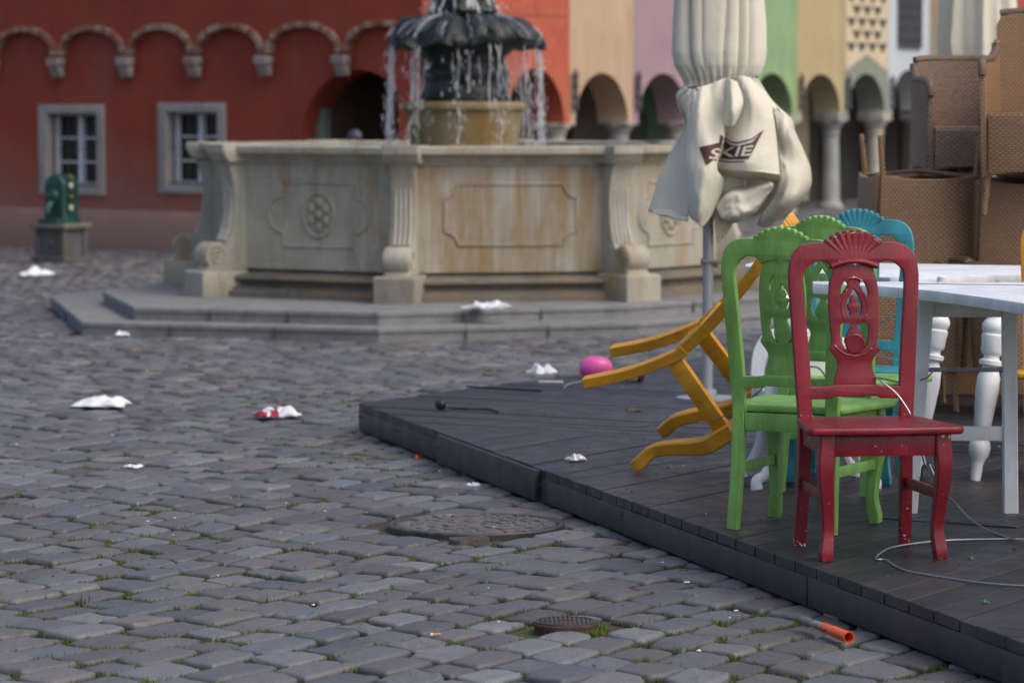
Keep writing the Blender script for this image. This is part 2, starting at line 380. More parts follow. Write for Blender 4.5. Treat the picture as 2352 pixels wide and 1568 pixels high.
step2 = [at(238, 668, .19), at(310, 705, .19), at(870, 716, .19), at(1440, 700, .19), at(1740, 680, .19)]
step2 = [(p.x, p.y) for p in step2]+[(2.5, 28.5), (1.6, 30.4), (-.6, 31.0), (-2.5, 30.0)]
MH = at(1094, 1203, 0); MH.z = 0; MHR = 204/((1203-230)/CAMZ)
VC = at(1298, 1437, 0); VC.z = 0; VCR = .102

gp = MB(); gp.add([(-150, -40, -.024), (150, -40, -.024), (150, 260, -.024), (-150, 260, -.024)], [(0, 1, 2, 3)])
tag(gp.build('ground', M_soil, sm=False), kind='structure')

A0 = radians(58); ca, sa = cos(A0), sin(A0); A1 = radians(138); cb_, sb_ = cos(A1), sin(A1)
tones = [(.155, .16, .18), (.155, .135, .15), (.135, .16, .19), (.17, .185, .205), (.135, .125, .145), (.165, .15, .16), (.11, .13, .165), (.19, .21, .23), (.16, .16, .15), (.145, .135, .155)]
def warp(x, y):
    return (x+.16*sin(y*.55+.4)+.05*sin(x*1.7+y*.9), y+.14*sin(x*.8+1.0)+.06*sin(y*1.3-x*.6))
VS = []; FS = []; TC = []; joints = []
def stone(p, q, L, W, ox=None):
    gap = rnd(.0045, .010)
    hl, hw = L/2-gap, W/2-gap
    cx = p*ca+q*cb_; cy = p*sa+q*sb_
    wx, wy = warp(cx, cy)
    d = wy
    if d < 8.6 or d > (66 if wx > -1.5 else 44) or abs(wx) > .155*d+1.6: return
    if hypot(wx-MH.x, wy-MH.y) < MHR+.035 or hypot(wx-VC.x, wy-VC.y) < VCR+.02: return
    if inpoly(wx, wy, deck_poly) and polydist(wx, wy, deck_poly) > .9: return
    if inpoly(wx, wy, step1) and polydist(wx, wy, step1) > .2: return
    if d < 17.5: prof = [(.35, 0), (.62, -.0006), (.80, -.0012), (.91, -.0028), (.965, -.0070), (.995, -.017), (1.005, -.04)]; K = 24
    elif d < 27: prof = [(.5, -.0005), (.88, -.004), (.975, -.013), (1.003, -.04)]; K = 14
    else: prof = [(.9, -.004), (1.0, -.035)]; K = 8
    jx = [rnd(-.012, .012) for _ in range(4)]; jy = [rnd(-.011, .011) for _ in range(4)]
    tx, ty = rnd(-.028, .028), rnd(-.028, .028); h = rnd(-.007, .006); n = rnd(3.8, 7.5); dome = rnd(.6, 1.5)
    t = random.choice(tones); k = rnd(.72, 1.30)*.68; g_ = sum(t)/3; t = tuple(g_+(c-g_)*.62 for c in t); t = tuple(c*k for c in t)
    rough = random.random() < .12; ra = .013 if rough else .0055
    o = len(VS); sd_ = rnd(0, 100)
    cxx, cyy = warp(cx, cy)
    VS.append((cxx, cyy, h)); TC.append(t)
    for (r, z) in prof:
        for j in range(K):
            a = 2*pi*j/K; c, s_ = cos(a), sin(a)
            lx = (abs(c)**(2/n))*(1 if c > 0 else -1); ly = (abs(s_)**(2/n))*(1 if s_ > 0 else -1)
            wob = 1+.03*sin(3*a+sd_)+.025*sin(5*a+2*sd_)+.022*sin(9*a+3*sd_)+.015*sin(11*a+5*sd_)
            b = [(1-lx)*(1-ly)/4, (1+lx)*(1-ly)/4, (1+lx)*(1+ly)/4, (1-lx)*(1+ly)/4]
            px = (lx*hl*wob+sum(b[i]*jx[i] for i in range(4)))*r; py = (ly*hw*wob+sum(b[i]*jy[i] for i in range(4)))*r
            gx = cx+px*ca+py*cb_; gy = cy+px*sa+py*sb_
            X, Y = warp(gx, gy)
            zz = h+z*dome+tx*px+ty*py
            if d < 27 and r < 1.005:
                zz += ra*.6*noise.noise(Vector((gx*16, gy*16, sd_)))+ra*.5*noise.noise(Vector((gx*45, gy*45, sd_)))
            VS.append((X, Y, zz)); TC.append(t)
            if d < 24 and r > 1.0: joints.append((X, Y))
    for j in range(K): FS.append((o, o+1+j, o+1+(j+1) % K))
    for i in range(len(prof)-1):
        for j in range(K):
            a0 = o+1+i*K; FS.append((a0+j, a0+K+j, a0+K+(j+1) % K, a0+(j+1) % K))
q = -9.0
while q < 60:
    W = rnd(.178, .215); p = -8+rnd(0, .2)
    while p < 72:
        L = rnd(.205, .285) if random.random() > .12 else rnd(.15, .20)
        stone(p+L/2, q+W/2, L, W); p += L
    q += W
me = bpy.data.meshes.new('cobblestone_paving'); me.from_pydata(VS, [], FS); me.materials.append(M_cob)
ca_ = me.color_attributes.new('tone', 'FLOAT_COLOR', 'POINT'); ca_.data.foreach_set('color', [x for t in TC for x in (*t, 1)])
me.polygons.foreach_set('use_smooth', [True]*len(me.polygons)); me.update()
paving = bpy.data.objects.new('cobblestone_paving', me); COL.objects.link(paving); tag(paving, kind='structure')

# moss and grass blades standing in the joints (uncountable)
gm, nt, b = newmat('moss_green'); c = mix(nt, noise_n(nt, coords(nt), 6, 3), (.04, .075, .008), (.11, .155, .02)); LK(nt, c, b.inputs['Base Color']); b.inputs['Roughness'].default_value = .7
V = []; Fc = []
ringj = [(VC.x+rr*cos(a), VC.y+rr*sin(a)) for a in np.linspace(-1.2, 1.0, 60) for rr in (.106, .118, .13)]+[(MH.x+rr*cos(a), MH.y+rr*sin(a)) for a in np.linspace(-.4, 2*pi-.4, 200)[:70] for rr in (MHR+.015, MHR+.03)]
for (x, y) in joints+ringj:
    dens = noise.noise(Vector((x*1.1, y*1.1, 3.3)))+.5*noise.noise(Vector((x*5, y*5, 1.3)))+(.22 if 9 < y < 13 else 0)
    if dens < .03 and hypot(x-VC.x, y-VC.y) > .2: continue
    for _ in range(3 if dens < .25 else 6):
        if random.random() < .35: continue
        bx, by = x+rnd(-.012, .012), y+rnd(-.012, .012); hgt = rnd(.006, .0125) if random.random() > .012 else rnd(.016, .028)
        a = rnd(0, 2*pi); wd = rnd(.002, .004); lean = rnd(0, .6)*hgt; la = rnd(0, 2*pi); o = len(V); z0 = rnd(-.022, -.014)
        V += [(bx-wd*cos(a), by-wd*sin(a), z0), (bx+wd*cos(a), by+wd*sin(a), z0), (bx+lean*.4*cos(la)+wd*.7*cos(a), by+lean*.4*sin(la)+wd*.7*sin(a), z0+hgt*.6), (bx+lean*cos(la), by+lean*sin(la), z0+hgt+.008)]
        Fc += [(o, o+1, o+2), (o, o+2, o+3)]
me = bpy.data.meshes.new('joint_moss'); me.from_pydata(V, [], Fc); me.materials.append(gm); me.update()
o = bpy.data.objects.new('joint_moss', me); COL.objects.link(o); tag(o, 'short green moss and grass growing in the cobblestone joints', 'moss', kind='stuff')

# ------------------------------------------------------------------ manhole, valve cover, loose stone
r = empty('manhole_cover', (MH.x, MH.y, 0), label='large round iron manhole cover inlaid with small stones, set in the cobbles beside the platform', cat='manhole cover')
m = MB(); m.lathe([(MHR, -.06), (MHR, -.001), (MHR-.006, .004), (MHR-.022, .004), (MHR-.028, -.005), (MHR-.03, -.05)], 64, cap=False); m.build('frame', M_blackmetal, r)
m = MB(); m.lathe([(MHR-.032, -.04), (MHR-.032, -.004), (MHR-.036, -.003)], 64); m.build('lid', simple('worn_lid', (.10, .09, .082), (.15, .14, .125), 12, .6, .6, 70), r)
m = MB()
for k in range(44):
    a = 2*pi*k/44; m.box(((MHR-.045)*cos(a), (MHR-.045)*sin(a), -.003), (.026, .016, .012), rz=a)
for ring, n_ in ((.055, 5), (.115, 10), (.175, 15), (.235, 20), (.285, 26)):
    for k in range(n_):
        if ring > MHR-.06: continue
        a = 2*pi*(k+rnd(-.15, .15))/n_+ring*9; wd = 2*pi*ring/n_*.72
        m.box((ring*cos(a), ring*sin(a), -.006+rnd(-.002, .002)), (.042, wd, .016), rz=a, bev=.004)
m.build('stone_inlay', simple('inlay_stone', (.085, .08, .083), (.13, .12, .118), 9, .6, .4, 80), r)
r = empty('valve_cover', (VC.x, VC.y, 0), label='small round rusty iron valve cover standing proud of the mossy cobbles', cat='valve cover')
m = MB(); m.lathe([(VCR*.93, -.06), (VCR*.97, -.004), (VCR, .002), (VCR, .010), (VCR-.006, .014), (.0001, .014)], 40, cap=False); m.build('rim', M_rust, r)
m = MB()
for i in range(-6, 7):
    for j in range(-6, 7):
        x, y = i*.0145, j*.0145
        if hypot(x, y) < VCR-.01 and hypot(x, y) > .018: m.box((x, y, .0155), (.009, .009, .005), bev=.0015)
m.lathe([(VCR-.004, .012), (VCR-.004, .018), (VCR-.009, .018), (VCR-.009, .012)], 40, cap=False)
m.build('studs', M_blackmetal, r)
def rock(name, c, s, seed, mat, label, cat, parent=None):
    bm = bmesh.new(); bmesh.ops.create_icosphere(bm, subdivisions=4, radius=1)
    for v_ in bm.verts:
        n_ = noise.noise(v_.co*1.3+Vector((seed, 0, 0)))*.35+noise.noise(v_.co*4+Vector((seed, 0, 0)))*.12+noise.noise(v_.co*11+Vector((seed, 0, 0)))*.05
        p = v_.co*(1+n_); p = Vector((max(-.8, min(.8, p.x)), p.y, min(p.z, .55+.1*p.x))); v_.co = Vector((p.x*s[0], p.y*s[1], p.z*s[2]))
    me = bpy.data.meshes.new(name); bm.to_mesh(me); bm.free(); me.materials.append(mat); smooth(me, 30)
    o = bpy.data.objects.new(name, me); COL.objects.link(o); o.location = c; tag(o, label, cat); return o
p = at(1078, 1246, 0); rock('loose_stone', (p.x, p.y, -.008), (.095, .07, .05), 3, simple('brown_rock', (.075, .06, .052), (.045, .038, .034), 14, .85, .8, 60, dist=.01), 'rough brown broken stone lodged against the rim of the large manhole cover', 'stone')

# ------------------------------------------------------------------ deck platform
def clip(poly, P):
    """clip poly by convex polygon P (any winding)"""
    area = sum(P[i-1][0]*P[i][1]-P[i][0]*P[i-1][1] for i in range(len(P)))
    sgn = 1 if area > 0 else -1; out = poly
    for i in range(len(P)):
        (x1, y1), (x2, y2) = P[i-1], P[i]; inp = out; out = []
        if not inp: return []
        f = lambda p: sgn*((x2-x1)*(p[1]-y1)-(y2-y1)*(p[0]-x1))
        for k in range(len(inp)):
            a, b_ = inp[k-1], inp[k]; fa, fb = f(a), f(b_)
            if (fa >= 0) != (fb >= 0):
                t = fa/(fa-fb); out.append((a[0]+t*(b_[0]-a[0]), a[1]+t*(b_[1]-a[1])))
            if fb >= 0: out.append(b_)
    return out
deck = empty('wooden_platform', (0, 0, 0), label='low black stained wooden terrace platform laid on the cobbles under the chairs', cat='platform')
gq = Vector((.515, .857)); gr = Vector((.857, -.515))
m = MB(); tonel = []
nails = MB()
def shrink(P, e): 
    c = (sum(p[0] for p in P)/len(P), sum(p[1] for p in P)/len(P)); return P
modq = 2.23; modr = 2.3; q0 = 13.78-4*modq; r0 = -5.55-6*modr
for iq in range(0, 9):
    for ir in range(0, 14):
        qa = q0+iq*modq; ra_ = r0+ir*modr+(.0 if iq % 2 else .0)
        along_q = (iq == 4 or iq == 5) and False
        along_q = ((iq+ir) % 2 == 0) if iq < 4 else (ir % 2 == 1 and iq > 4)
        if iq in (3,): along_q = ir <= 6
        if iq in (2,): along_q = ir in (5, 6, 8, 10)
        if iq == 4: along_q = False
        nb = int(round((modr if along_q else modq)/.142)); bw = (modr if along_q else modq)/nb
        for k in range(nb):
            g = .0028+rnd(0, .0015)
            if along_q: rc = [(qa+.003, ra_+k*bw+g), (qa+modq-.003, ra_+k*bw+g), (qa+modq-.003, ra_+(k+1)*bw-g), (qa+.003, ra_+(k+1)*bw-g)]
            else: rc = [(qa+k*bw+g, ra_+.003), (qa+(k+1)*bw-g, ra_+.003), (qa+(k+1)*bw-g, ra_+modr-.003), (qa+k*bw+g, ra_+modr-.003)]
            # small skew
            P = [(gq.x*a+gr.x*b_, gq.y*a+gr.y*b_) for a, b_ in rc]
            P = clip(P, deck_poly)
            if len(P) < 3: continue
            cx = sum(p[0] for p in P)/len(P); cy = sum(p[1] for p in P)/len(P)
            if cy < 8: continue
            zt = DECK+rnd(-.0025, .0015); n0 = len(m.v)
            area = sum(P[i-1][0]*P[i][1]-P[i][0]*P[i-1][1] for i in range(len(P)))
            if abs(area) < .002: continue
            if area < 0: P = P[::-1]
            # bevelled top
            n_ = len(P); ins = [( p[0]+(cx-p[0])*0, p[1]) for p in P]
            def inset(P, e):
                R = []
                for i in range(len(P)):
                    p0, p1, p2 = Vector(P[i-1]), Vector(P[i]), Vector(P[(i+1) % len(P)])
                    d1 = (p1-p0); d2 = (p2-p1)
                    if d1.length < 1e-5 or d2.length < 1e-5: R.append(tuple(p1)); continue
                    d1.normalize(); d2.normalize(); n1 = Vector((-d1.y, d1.x)); n2 = Vector((-d2.y, d2.x)); bb = (n1+n2)
                    if bb.length < .2: R.append(tuple(p1)); continue
                    bb = bb/max(.3, bb.length_squared/2); R.append(tuple(p1+bb*e))
                return R
            Q = inset(P, .0015)
            tl, tw = rnd(-.0012, .0012), rnd(-.0012, .0012)
            vs = [(p[0], p[1], zt-.036) for p in P]+[(p[0], p[1], zt-.0022) for p in P]+[(p[0], p[1], zt+tl*(p[0]-cx)+tw*(p[1]-cy)) for p in Q]
            fs = [tuple(range(n_))[::-1], tuple(range(2*n_, 3*n_))]+[(i, (i+1) % n_, n_+(i+1) % n_, n_+i) for i in range(n_)]+[(n_+i, n_+(i+1) % n_, 2*n_+(i+1) % n_, 2*n_+i) for i in range(n_)]
            m.add(vs, fs); kk = rnd(.75, 1.35); hue = rnd(-.05, .08)
            tonel += [(kk*(1+hue), kk, kk*(1-hue*.5))]*(3*n_)
            # nail heads
            for e_ in (.04, .5, .96):
                for s_ in (.22, .78):
                    a = rc[0][0]+(rc[2][0]-rc[0][0])*(e_ if along_q else s_); b_ = rc[0][1]+(rc[2][1]-rc[0][1])*(s_ if along_q else e_)
                    X, Y = gq.x*a+gr.x*b_, gq.y*a+gr.y*b_
                    if inpoly(X, Y, deck_poly) and polydist(X, Y, deck_poly) > .02 and Y < 16: nails.lathe([(.0045, zt-.002), (.0045, zt+.0012)], 6, Matrix.Translation((X, Y, 0)))
dm = m.build('decking', M_deck, deck, sm=False)
cc = dm.data.color_attributes.new('tone', 'FLOAT_COLOR', 'POINT')
# recalc keeps the vertex order
cc.data.foreach_set('color', [x for t in tonel for x in (*t, 1)])
nails.build('nail', M_rust, deck)['kind'] = 'stuff'
def tone_attr(o, t):
    a = o.data.color_attributes.new('tone', 'FLOAT_COLOR', 'POINT'); a.data.foreach_set('color', [*t, 1]*len(o.data.vertices))
# fascia along edge 1
def edge_t(u, v): 
    p = at(u, v, DECK); return (p-deckA).dot(e1)
cuts = [0, edge_t(962, 995), edge_t(1253, 1075), edge_t(1447, 1145), edge_t(1854, 1297), edge_t(2285, 1460), 9.2]
ang1 = atan2(e1.y, e1.x); nrm = Vector((-e1.y, e1.x, 0)); nrm = nrm if nrm.x < 0 else -nrm
for i in range(len(cuts)-1):
    a, b_ = cuts[i]+.003, cuts[i+1]-.003
    mid = deckA+e1*((a+b_)/2)+nrm*(-.006 if i % 2 else -.011)
    m = MB(); hh = .098 if i != 1 else .128; zt = .107 if i != 1 else .137
    m.box((mid.x, mid.y, zt-hh/2), (b_-a, .03, hh), rz=ang1+rnd(-.0015, .0015), bev=.003)
    if i == 1: 
        m = MB(); mid = deckA+e1*((a+b_)/2)+nrm*.014; m.box((mid.x, mid.y, zt-hh/2), (b_-a, .026, hh), rz=ang1, bev=.003)
    for ee in (.02, .5, .98):
        for zz in (.03, .08):
            p = deckA+e1*(a+(b_-a)*ee)+nrm*((.0105 if i % 2 else .0055) if i != 1 else .028)
            if random.random() < .35: m.lathe([(.006, -.002), (.006, .002)], 6, Matrix.Translation((p.x, p.y, zz)) @ Matrix.Rotation(pi/2, 4, 'X'))
    o = m.build('fascia_board', M_deck, deck); tone_attr(o, [rnd(.85, 1.2)]*3)
ang2 = atan2(e2.y, e2.x); mid = deckA+e2*2.17+Vector((e2.y, -e2.x, 0))*.012
m = MB(); m.box((mid.x, mid.y, .06), (4.3, .026, .098), rz=ang2, bev=.003); o = m.build('fascia_board', M_deck, deck); tone_attr(o, (1, 1, 1))
M_raw = simple('raw_pine', (.34, .24, .13), (.26, .17, .09), 12, .8, .3, 60)
for (u, v, l) in ((1262, 1152, .07), (1085+0, 1085, .06), (2190, 1405, .13)):
    p = at(u, v, .0); t = (p-deckA).dot(e1); pp = deckA+e1*t-nrm*.045
    m = MB(); m.box((pp.x, pp.y, .0), (l, .09, .05), rz=ang1, bev=.002); m.build('support_block', M_raw, deck)
m = MB()
for t in np.arange(.4, 9, .6):
    pp = deckA+e1*t-nrm*.5; m.box((pp.x, pp.y, .045), (.05, .9, .11), rz=ang1)
o = m.build('joist', M_deck, deck); tone_attr(o, (.6, .6, .6)); o['kind'] = 'stuff'

# ------------------------------------------------------------------ carved dining chairs
def C1(x, y): return ((x-972)/3812, 1.1231-y/3812)
def C2(x, y): return ((x-830)/3211, .737-y/3211)
def mirror(pts): return pts+[(-x, z) for x, z in pts[::-1]]
def outline_outer():
    R = [(.152, .42), (.202, .42)]
    R += [tuple(p[:2]) for p in cr([v2((.202, .45)), v2((.214, .65)), v2((.227, .887)), v2((.2275, .94)), v2((.219, .985)), v2((.202, 1.012)), v2((.18, 1.029)), v2((.148, 1.038)), v2((.112, 1.040))], 5)]
    # scalloped shell: a fan of lobes round (0, .93)
    for k in range(1, 55):
        th = radians(45.5+(90-45.5)*k/54); t = (th-radians(45.5))/radians(44.5)
        r_ = .1425+.0105*abs(sin(t*pi*4.5))**.55
        R.append((r_*cos(th), .93+r_*sin(th)))
    R[-1] = (0, R[-1][1])
    L = [(-x, z) for x, z in R[-2::-1]]
    return R+L
def back_inner():
    R = [(0, .5537), (.074, .5537), (.10, .5485), (.156, .547)]
    R += [tuple(p[:2]) for p in cr([v2((.158, .60)), v2((.166, .72)), v2((.176, .85)), v2((.179, .91)), v2((.174, .94)), v2((.161, .957)), v2((.14, .971)), v2((.117, .976)), v2((.096, .971)), v2((.08, .960)), v2((.0755, .951))], 4)]
    R += [(.04, .962), (0, .965)]
    return R+[(-x, z) for x, z in R[-2::-1]][:-1]
def outer_with_gap():
    R = outline_outer()
    under = [(-.152, .42), (-.1555, .505), (-.09, .506), (-.074, .514), (.074, .514), (.09, .506), (.1555, .505)]
    n = len(R)//2
    # R starts at (.152,.42) and ends at (-.152,.42)
    return R[:-1]+under
def splat_outer():
    pts = [(.0735, .552), (.072, .575), (.064, .597), (.058, .622), (.065, .641), (.079, .66), (.087, .672), (.0865, .682), (.080, .697), (.0835, .743), (.0865, .795), (.088, .834), (.086, .875), (.080, .913), (.0705, .945), (.068, .962)]
    R = [tuple(p[:2]) for p in cr([v2(p) for p in pts], 3)]
    return R+[(-x, z) for x, z in R[::-1]]
H1 = [C1(855, 828), C1(878, 880), C1(835, 955), C1(787, 1020), C1(788, 970), C1(800, 920), C1(822, 868)]
H2 = [C1(975, 930), C1(940, 985), C1(905, 1045), C1(883, 1110), C1(884, 1180), C1(900, 1245), C1(915, 1262), C1(932, 1250), C1(930, 1222), C1(905, 1175), C1(897, 1140), C1(912, 1118), C1(938, 1112), C1(932, 1070), C1(940, 1035), C1(960, 1017)]
H3 = [C1(790, 1410), C1(835, 1378), C1(928, 1412), C1(890, 1470), C1(850, 1568), C2(722, 60), C2(720, 120), C2(745, 170), C2(765, 205), C2(722, 180), C2(692, 130), C2(672, 40), C1(790, 1490)]
def grow(P, k=1.16):
    cx, cz = sum(p[0] for p in P)/len(P), sum(p[1] for p in P)/len(P); return [(cx+(x-cx)*k*1.06, cz+(z-cz)*k) for x, z in P]
H1 = grow(H1, 1.22); H3 = grow(H3, 1.10); H2 = [(x*1.16, .84+(z-.84)*1.05) for x, z in H2]
def mir(P): return [(-x, z) for x, z in P[::-1]]
apx = H2[0]; H2full = [(0, apx[1])]+[(x, z) for x, z in H2[1:]]+[(0, H2[-1][1]+.0008)]+[(-x, z) for x, z in H2[1:][::-1]]
CH = {}
CH['back'] = fill2d([outer_with_gap(), back_inner()], .014, .0035, 2)
CH['splat'] = fill2d([splat_outer(), H1, mir(H1), H2full, H3, mir(H3)], .008, .0018, 1)
seatpts = cr([v2(p) for p in [(.155, -.198), (.195, -.196), (.214, -.17), (.238, .0), (.262, .16), (.268, .19), (.258, .215), (.225, .226), (.0, .236)]], 5)
seatpts = [(p.x, p.y) for p in seatpts]; seatpts = seatpts+[(-x, y) for x, y in seatpts[-2::-1]]
CH['seat'] = fill2d([seatpts], .0135, .010, 3)
def chair(name, mats, label, cat, group=None, foot=.035, rec=.06, curve=0.0, amp=1.0, kz=1.0, flip=False, bare=False, wk=1.0):
    mp, = mats if isinstance(mats, tuple) else (mats,)
    t = empty(name, label=label, cat=cat, group=group)
    def ybk(z):       # plane of the back above the seat
        s = max(0, (z-.42)/.66); return -.2-rec*(s*(1-curve)+curve*s*s)
    fb = lambda v: (v[0], ybk(v[1])-v[2]*(1 if flip else -1)*(1.75 if wk > 1 else 1), v[1])
    m = MB(); vs, fs = CH['back']; m.add(vs, fs, fn=fb); bk = m.build('backrest', mp, t)
    m = MB()          # carving: fan ribs and roll moulding, front side only (y+)
    F = lambda x, z, o: Vector((x, ybk(z)+o, z))
    top = [(.143*cos(radians(q_)), .93+.143*sin(radians(q_))) for q_ in (50.4, 60.3, 70.2, 80.1)]
    for i, (x, z) in enumerate([(a, b) for a, b in top]+[(-a, b) for a, b in top]+[(0, 1.073)]):
        bx = x*.36; bz = .984+.003*(1-(x/.104)**2)
        pts = [F(bx+(x-bx)*k/6+(.10*x*sin(pi*k/6)*-.25), bz+(z-bz)*k/6, .0105) for k in range(7)]
        m.sweep(pts, lambda i_, tt: [((.0028+.0085*tt)*cos(a), (.0025+.0042*tt)*sin(a)) for a in [2*pi*j/10 for j in range(10)]], up=(0, 1, 0))
        m.ball(F(x, z, .0095), .0105, 8, (1, .55, 1))
    col = [F(-.078+.156*k/14, .958+.017*(1-((-.078+.156*k/14)/.078)**2), .012) for k in range(15)]
    m.tube(col, .0105, 10); m.ball(col[0], .0105, 8); m.ball(col[-1], .0105, 8)
    m.build('carved_shell', mp, t)
    fs_ = lambda v: (v[0], ybk(v[1])-.001-v[2], v[1])
    m = MB(); vs, fs = CH['splat']; m.add(vs, fs, fn=fs_); sp = m.build('splat', mp, t)
    m = MB()
    c = C1(972, 1568); m.lathe([(.034, 0), (.034, .004), (.031, .0065), (.0001, .0065)], 24, Matrix.Translation(F(0, .693, .006)) @ Matrix.Rotation(-pi/2, 4, 'X'), cap=False)
    arc = [F(.083*sin(a), .728-.083*cos(a)*.92, .0075) for a in np.linspace(-1.05, 1.05, 15)]; m.tube(arc, .0028, 6)
    for sx in (-1, 1):
        m.tube([F(sx*x, z, .0075) for x, z in ((.003, .905), (.018, .89), (.036, .86), (.046, .835), (.046, .80), (.036, .775), (.018, .758), (.006, .752))], .0016, 6)
    m.tube([F(x, z, .0085) for x, z in ((-.030, .905), (-.015, .915), (0, .918), (.015, .915), (.030, .905))], .0045, 6)
    m.build('splat_carving', mp, t)
    for s in (-1, 1):
        m = MB(); P = cr([(s*.1775, -.200, .452), (s*.178, -.2, .40), (s*.181, -.2-foot*.35, .2), (s*.187, -.2-foot, 0)], 4)
        m.sweep(P, lambda i, tt: [(a*(.023-.003*tt)*wk, b*(.0175-.001*tt)*wk) for a, b in ((-1, -.86), (-.86, -1), (.86, -1), (1, -.86), (1, .86), (.86, 1), (-.86, 1), (-1, .86))], up=(0, 1, 0))
        for q_ in range(2): pass
        m.build('leg', mp, t)
    zs = [(.417, 0, .0265), (.36, .004, .027), (.31, .008, .026), (.24, .003, .0235), (.16, -.007, .0205), (.10, -.011, .019), (.06, -.007, .0205), (.025, -.001, .022), (.0, .001, .019)]
    for s in (-1, 1):
        m = MB(); P = cr([(s*(.196+o*amp*.8), .178+o*amp*1.1+(-.09*(1-z/.417) if amp > 1.5 else 0), z if amp < 1.5 else .417-(.417-z)*1.10) for z, o, _ in zs], 3)
        W_ = np.interp(np.linspace(0, 1, len(P)), np.linspace(0, 1, len(zs)), [q[2] for q in zs])
        m.sweep(P, lambda i, tt: [(a*W_[i]*wk, b*W_[i]*wk) for a, b in ((-1, -.8), (-.8, -1), (.8, -1), (1, -.8), (1, .8), (.8, 1), (-.8, 1), (-1, .8))], up=(0, 1, 0))
        m.build('leg', mp, t)
    if not bare: m = MB(); m.add(*CH['seat'], M=Matrix.Translation((0, 0, .4325))); m.build('seat', mp, t)
    m = MB(); m.box((0, .186, .382), (.35, .022*wk, .068), bev=.002); m.box((0, -.199, .385), (.31, .02, .062), bev=.002)
    for s in (-1, 1):
        L = hypot(.018, .34); m.box((s*.191, -.01, .383), (.020*wk**1.5, L, .062*wk**.4), rz=-s*math.atan2(.018, .34), bev=.002)
    m.build('seat_rail', mp, t)
    for s in (() if bare else (-1, 1)):
        L = hypot(.014, .345); m = MB(); m.box((s*.189, -.018, .215), (.018, L, .036), rz=-s*math.atan2(.014, .345), bev=.003); m.build('stretcher', mp, t)
    return t
def place(t, root, fwd, z=DECK):
    t.location = (root[0], root[1], z); t.rotation_euler = (0, 0, atan2(-fwd[0], fwd[1])); return t
P_red = paint('crimson_paint', (.19, .004, .014), amount=.755, rough=.34)
P_green = paint('apple_green_paint', (.19, .40, .09), amount=.80, chip=(.16, .10, .05))
P_teal = paint('turquoise_paint', (.03, .24, .30), amount=.80)
P_yel = paint('amber_paint', (.58, .27, .015), amount=.80, chip=(.12, .07, .03))
red = place(chair('dining_chair', P_red, 'dark red carved wooden dining chair with chipped paint, standing nearest on the platform edge', 'chair', 'carved painted dining chairs'), (1.208, 11.69), (.153, -.988))
g1 = place(chair('dining_chair', P_green, 'green carved wooden chair with its back to us, just left of the red chair', 'chair', 'carved painted dining chairs', flip=True), (1.061, 12.468), (.45, .893))
g2 = place(copy_tree(g1), (1.325, 13.65), (.52, .854)); g2['label'] = 'second green carved chair, between the front green chair and the turquoise one'
bl = place(chair('dining_chair', P_teal, 'turquoise blue carved wooden chair facing us behind the green and red chairs', 'chair', 'carved painted dining chairs'), (1.349, 14.01), (-.28, -.96))
y1 = chair('dining_chair', P_yel, 'amber yellow wooden chair frame without a seat, tipped over with its legs pointing left', 'chair', 'carved painted dining chairs', foot=.11, rec=.18, curve=.55, amp=2.2, bare=True, wk=1.3)
RY = Matrix(((-.33975, .53328, .77471), (-.90557, .03697, -.42259), (-.25399, -.84513, .47036)))
RY = Matrix.Rotation(radians(YROT if 'YROT' in globals() else 0), 3, 'Y') @ RY
_c = Vector((1.139, 13.91, 1.180))
y1.matrix_world = Matrix.Translation(_c) @ Matrix.Rotation(radians(-4), 4, 'Y') @ Matrix.Translation(-_c) @ Matrix.Translation((.4837, 14.3737, .3657)) @ RY.to_4x4()
y2 = place(chair('dining_chair', P_yel, 'amber yellow chair standing upright behind the white tables, cut off by the right edge', 'chair', 'carved painted dining chairs'), (2.285, 14.0), (-.1, -.99))
y2.rotation_euler = (0, 0, atan2(.1, -.99))
# white curved-leg chair behind the green one
wc = empty('white_chair', at(1855, 1108, DECK), radians(4), 'white chair with rounded side panels and flared curved legs, half hidden behind the green chair', 'chair')
for s in (-1, 1):
    m = MB(); P = [(-.17+.0, .28), (-.20, .36), (-.205, .45), (-.19, .53), (-.15, .585), (-.09, .605), (.05, .60), (.15, .58), (.2, .52), (.2, .30), (.1, .27)]
    P = [(p.x, p.y) for p in cr([v2(p) for p in P], 4, True)]
    vs, fs = fill2d([P], .013, .006, 2); m.add(vs, fs, fn=lambda v: (v[0], s*.2+v[2], v[1])); m.build('side_panel', M_white, wc)
    for e_ in (-1, 1):
        m = MB(); PP = cr([(e_*.15, s*.2, .34), (e_*.155, s*.2, .24), (e_*.165, s*.205, .14), (e_*.2, s*.215, .06), (e_*.235, s*.22, .035), (e_*.235, s*.22, 0)], 4)
        m.sweep(PP, lambda i, tt: [(.024*cos(a)*(1-.15*sin(pi*tt)), .02*sin(a)) for a in [2*pi*k/10 for k in range(10)]], up=(0, 1, 0)); m.build('leg', M_white, wc)
m = MB(); m.box((0, 0, .36), (.38, .39, .035), bev=.012); m.build('seat', M_white, wc)

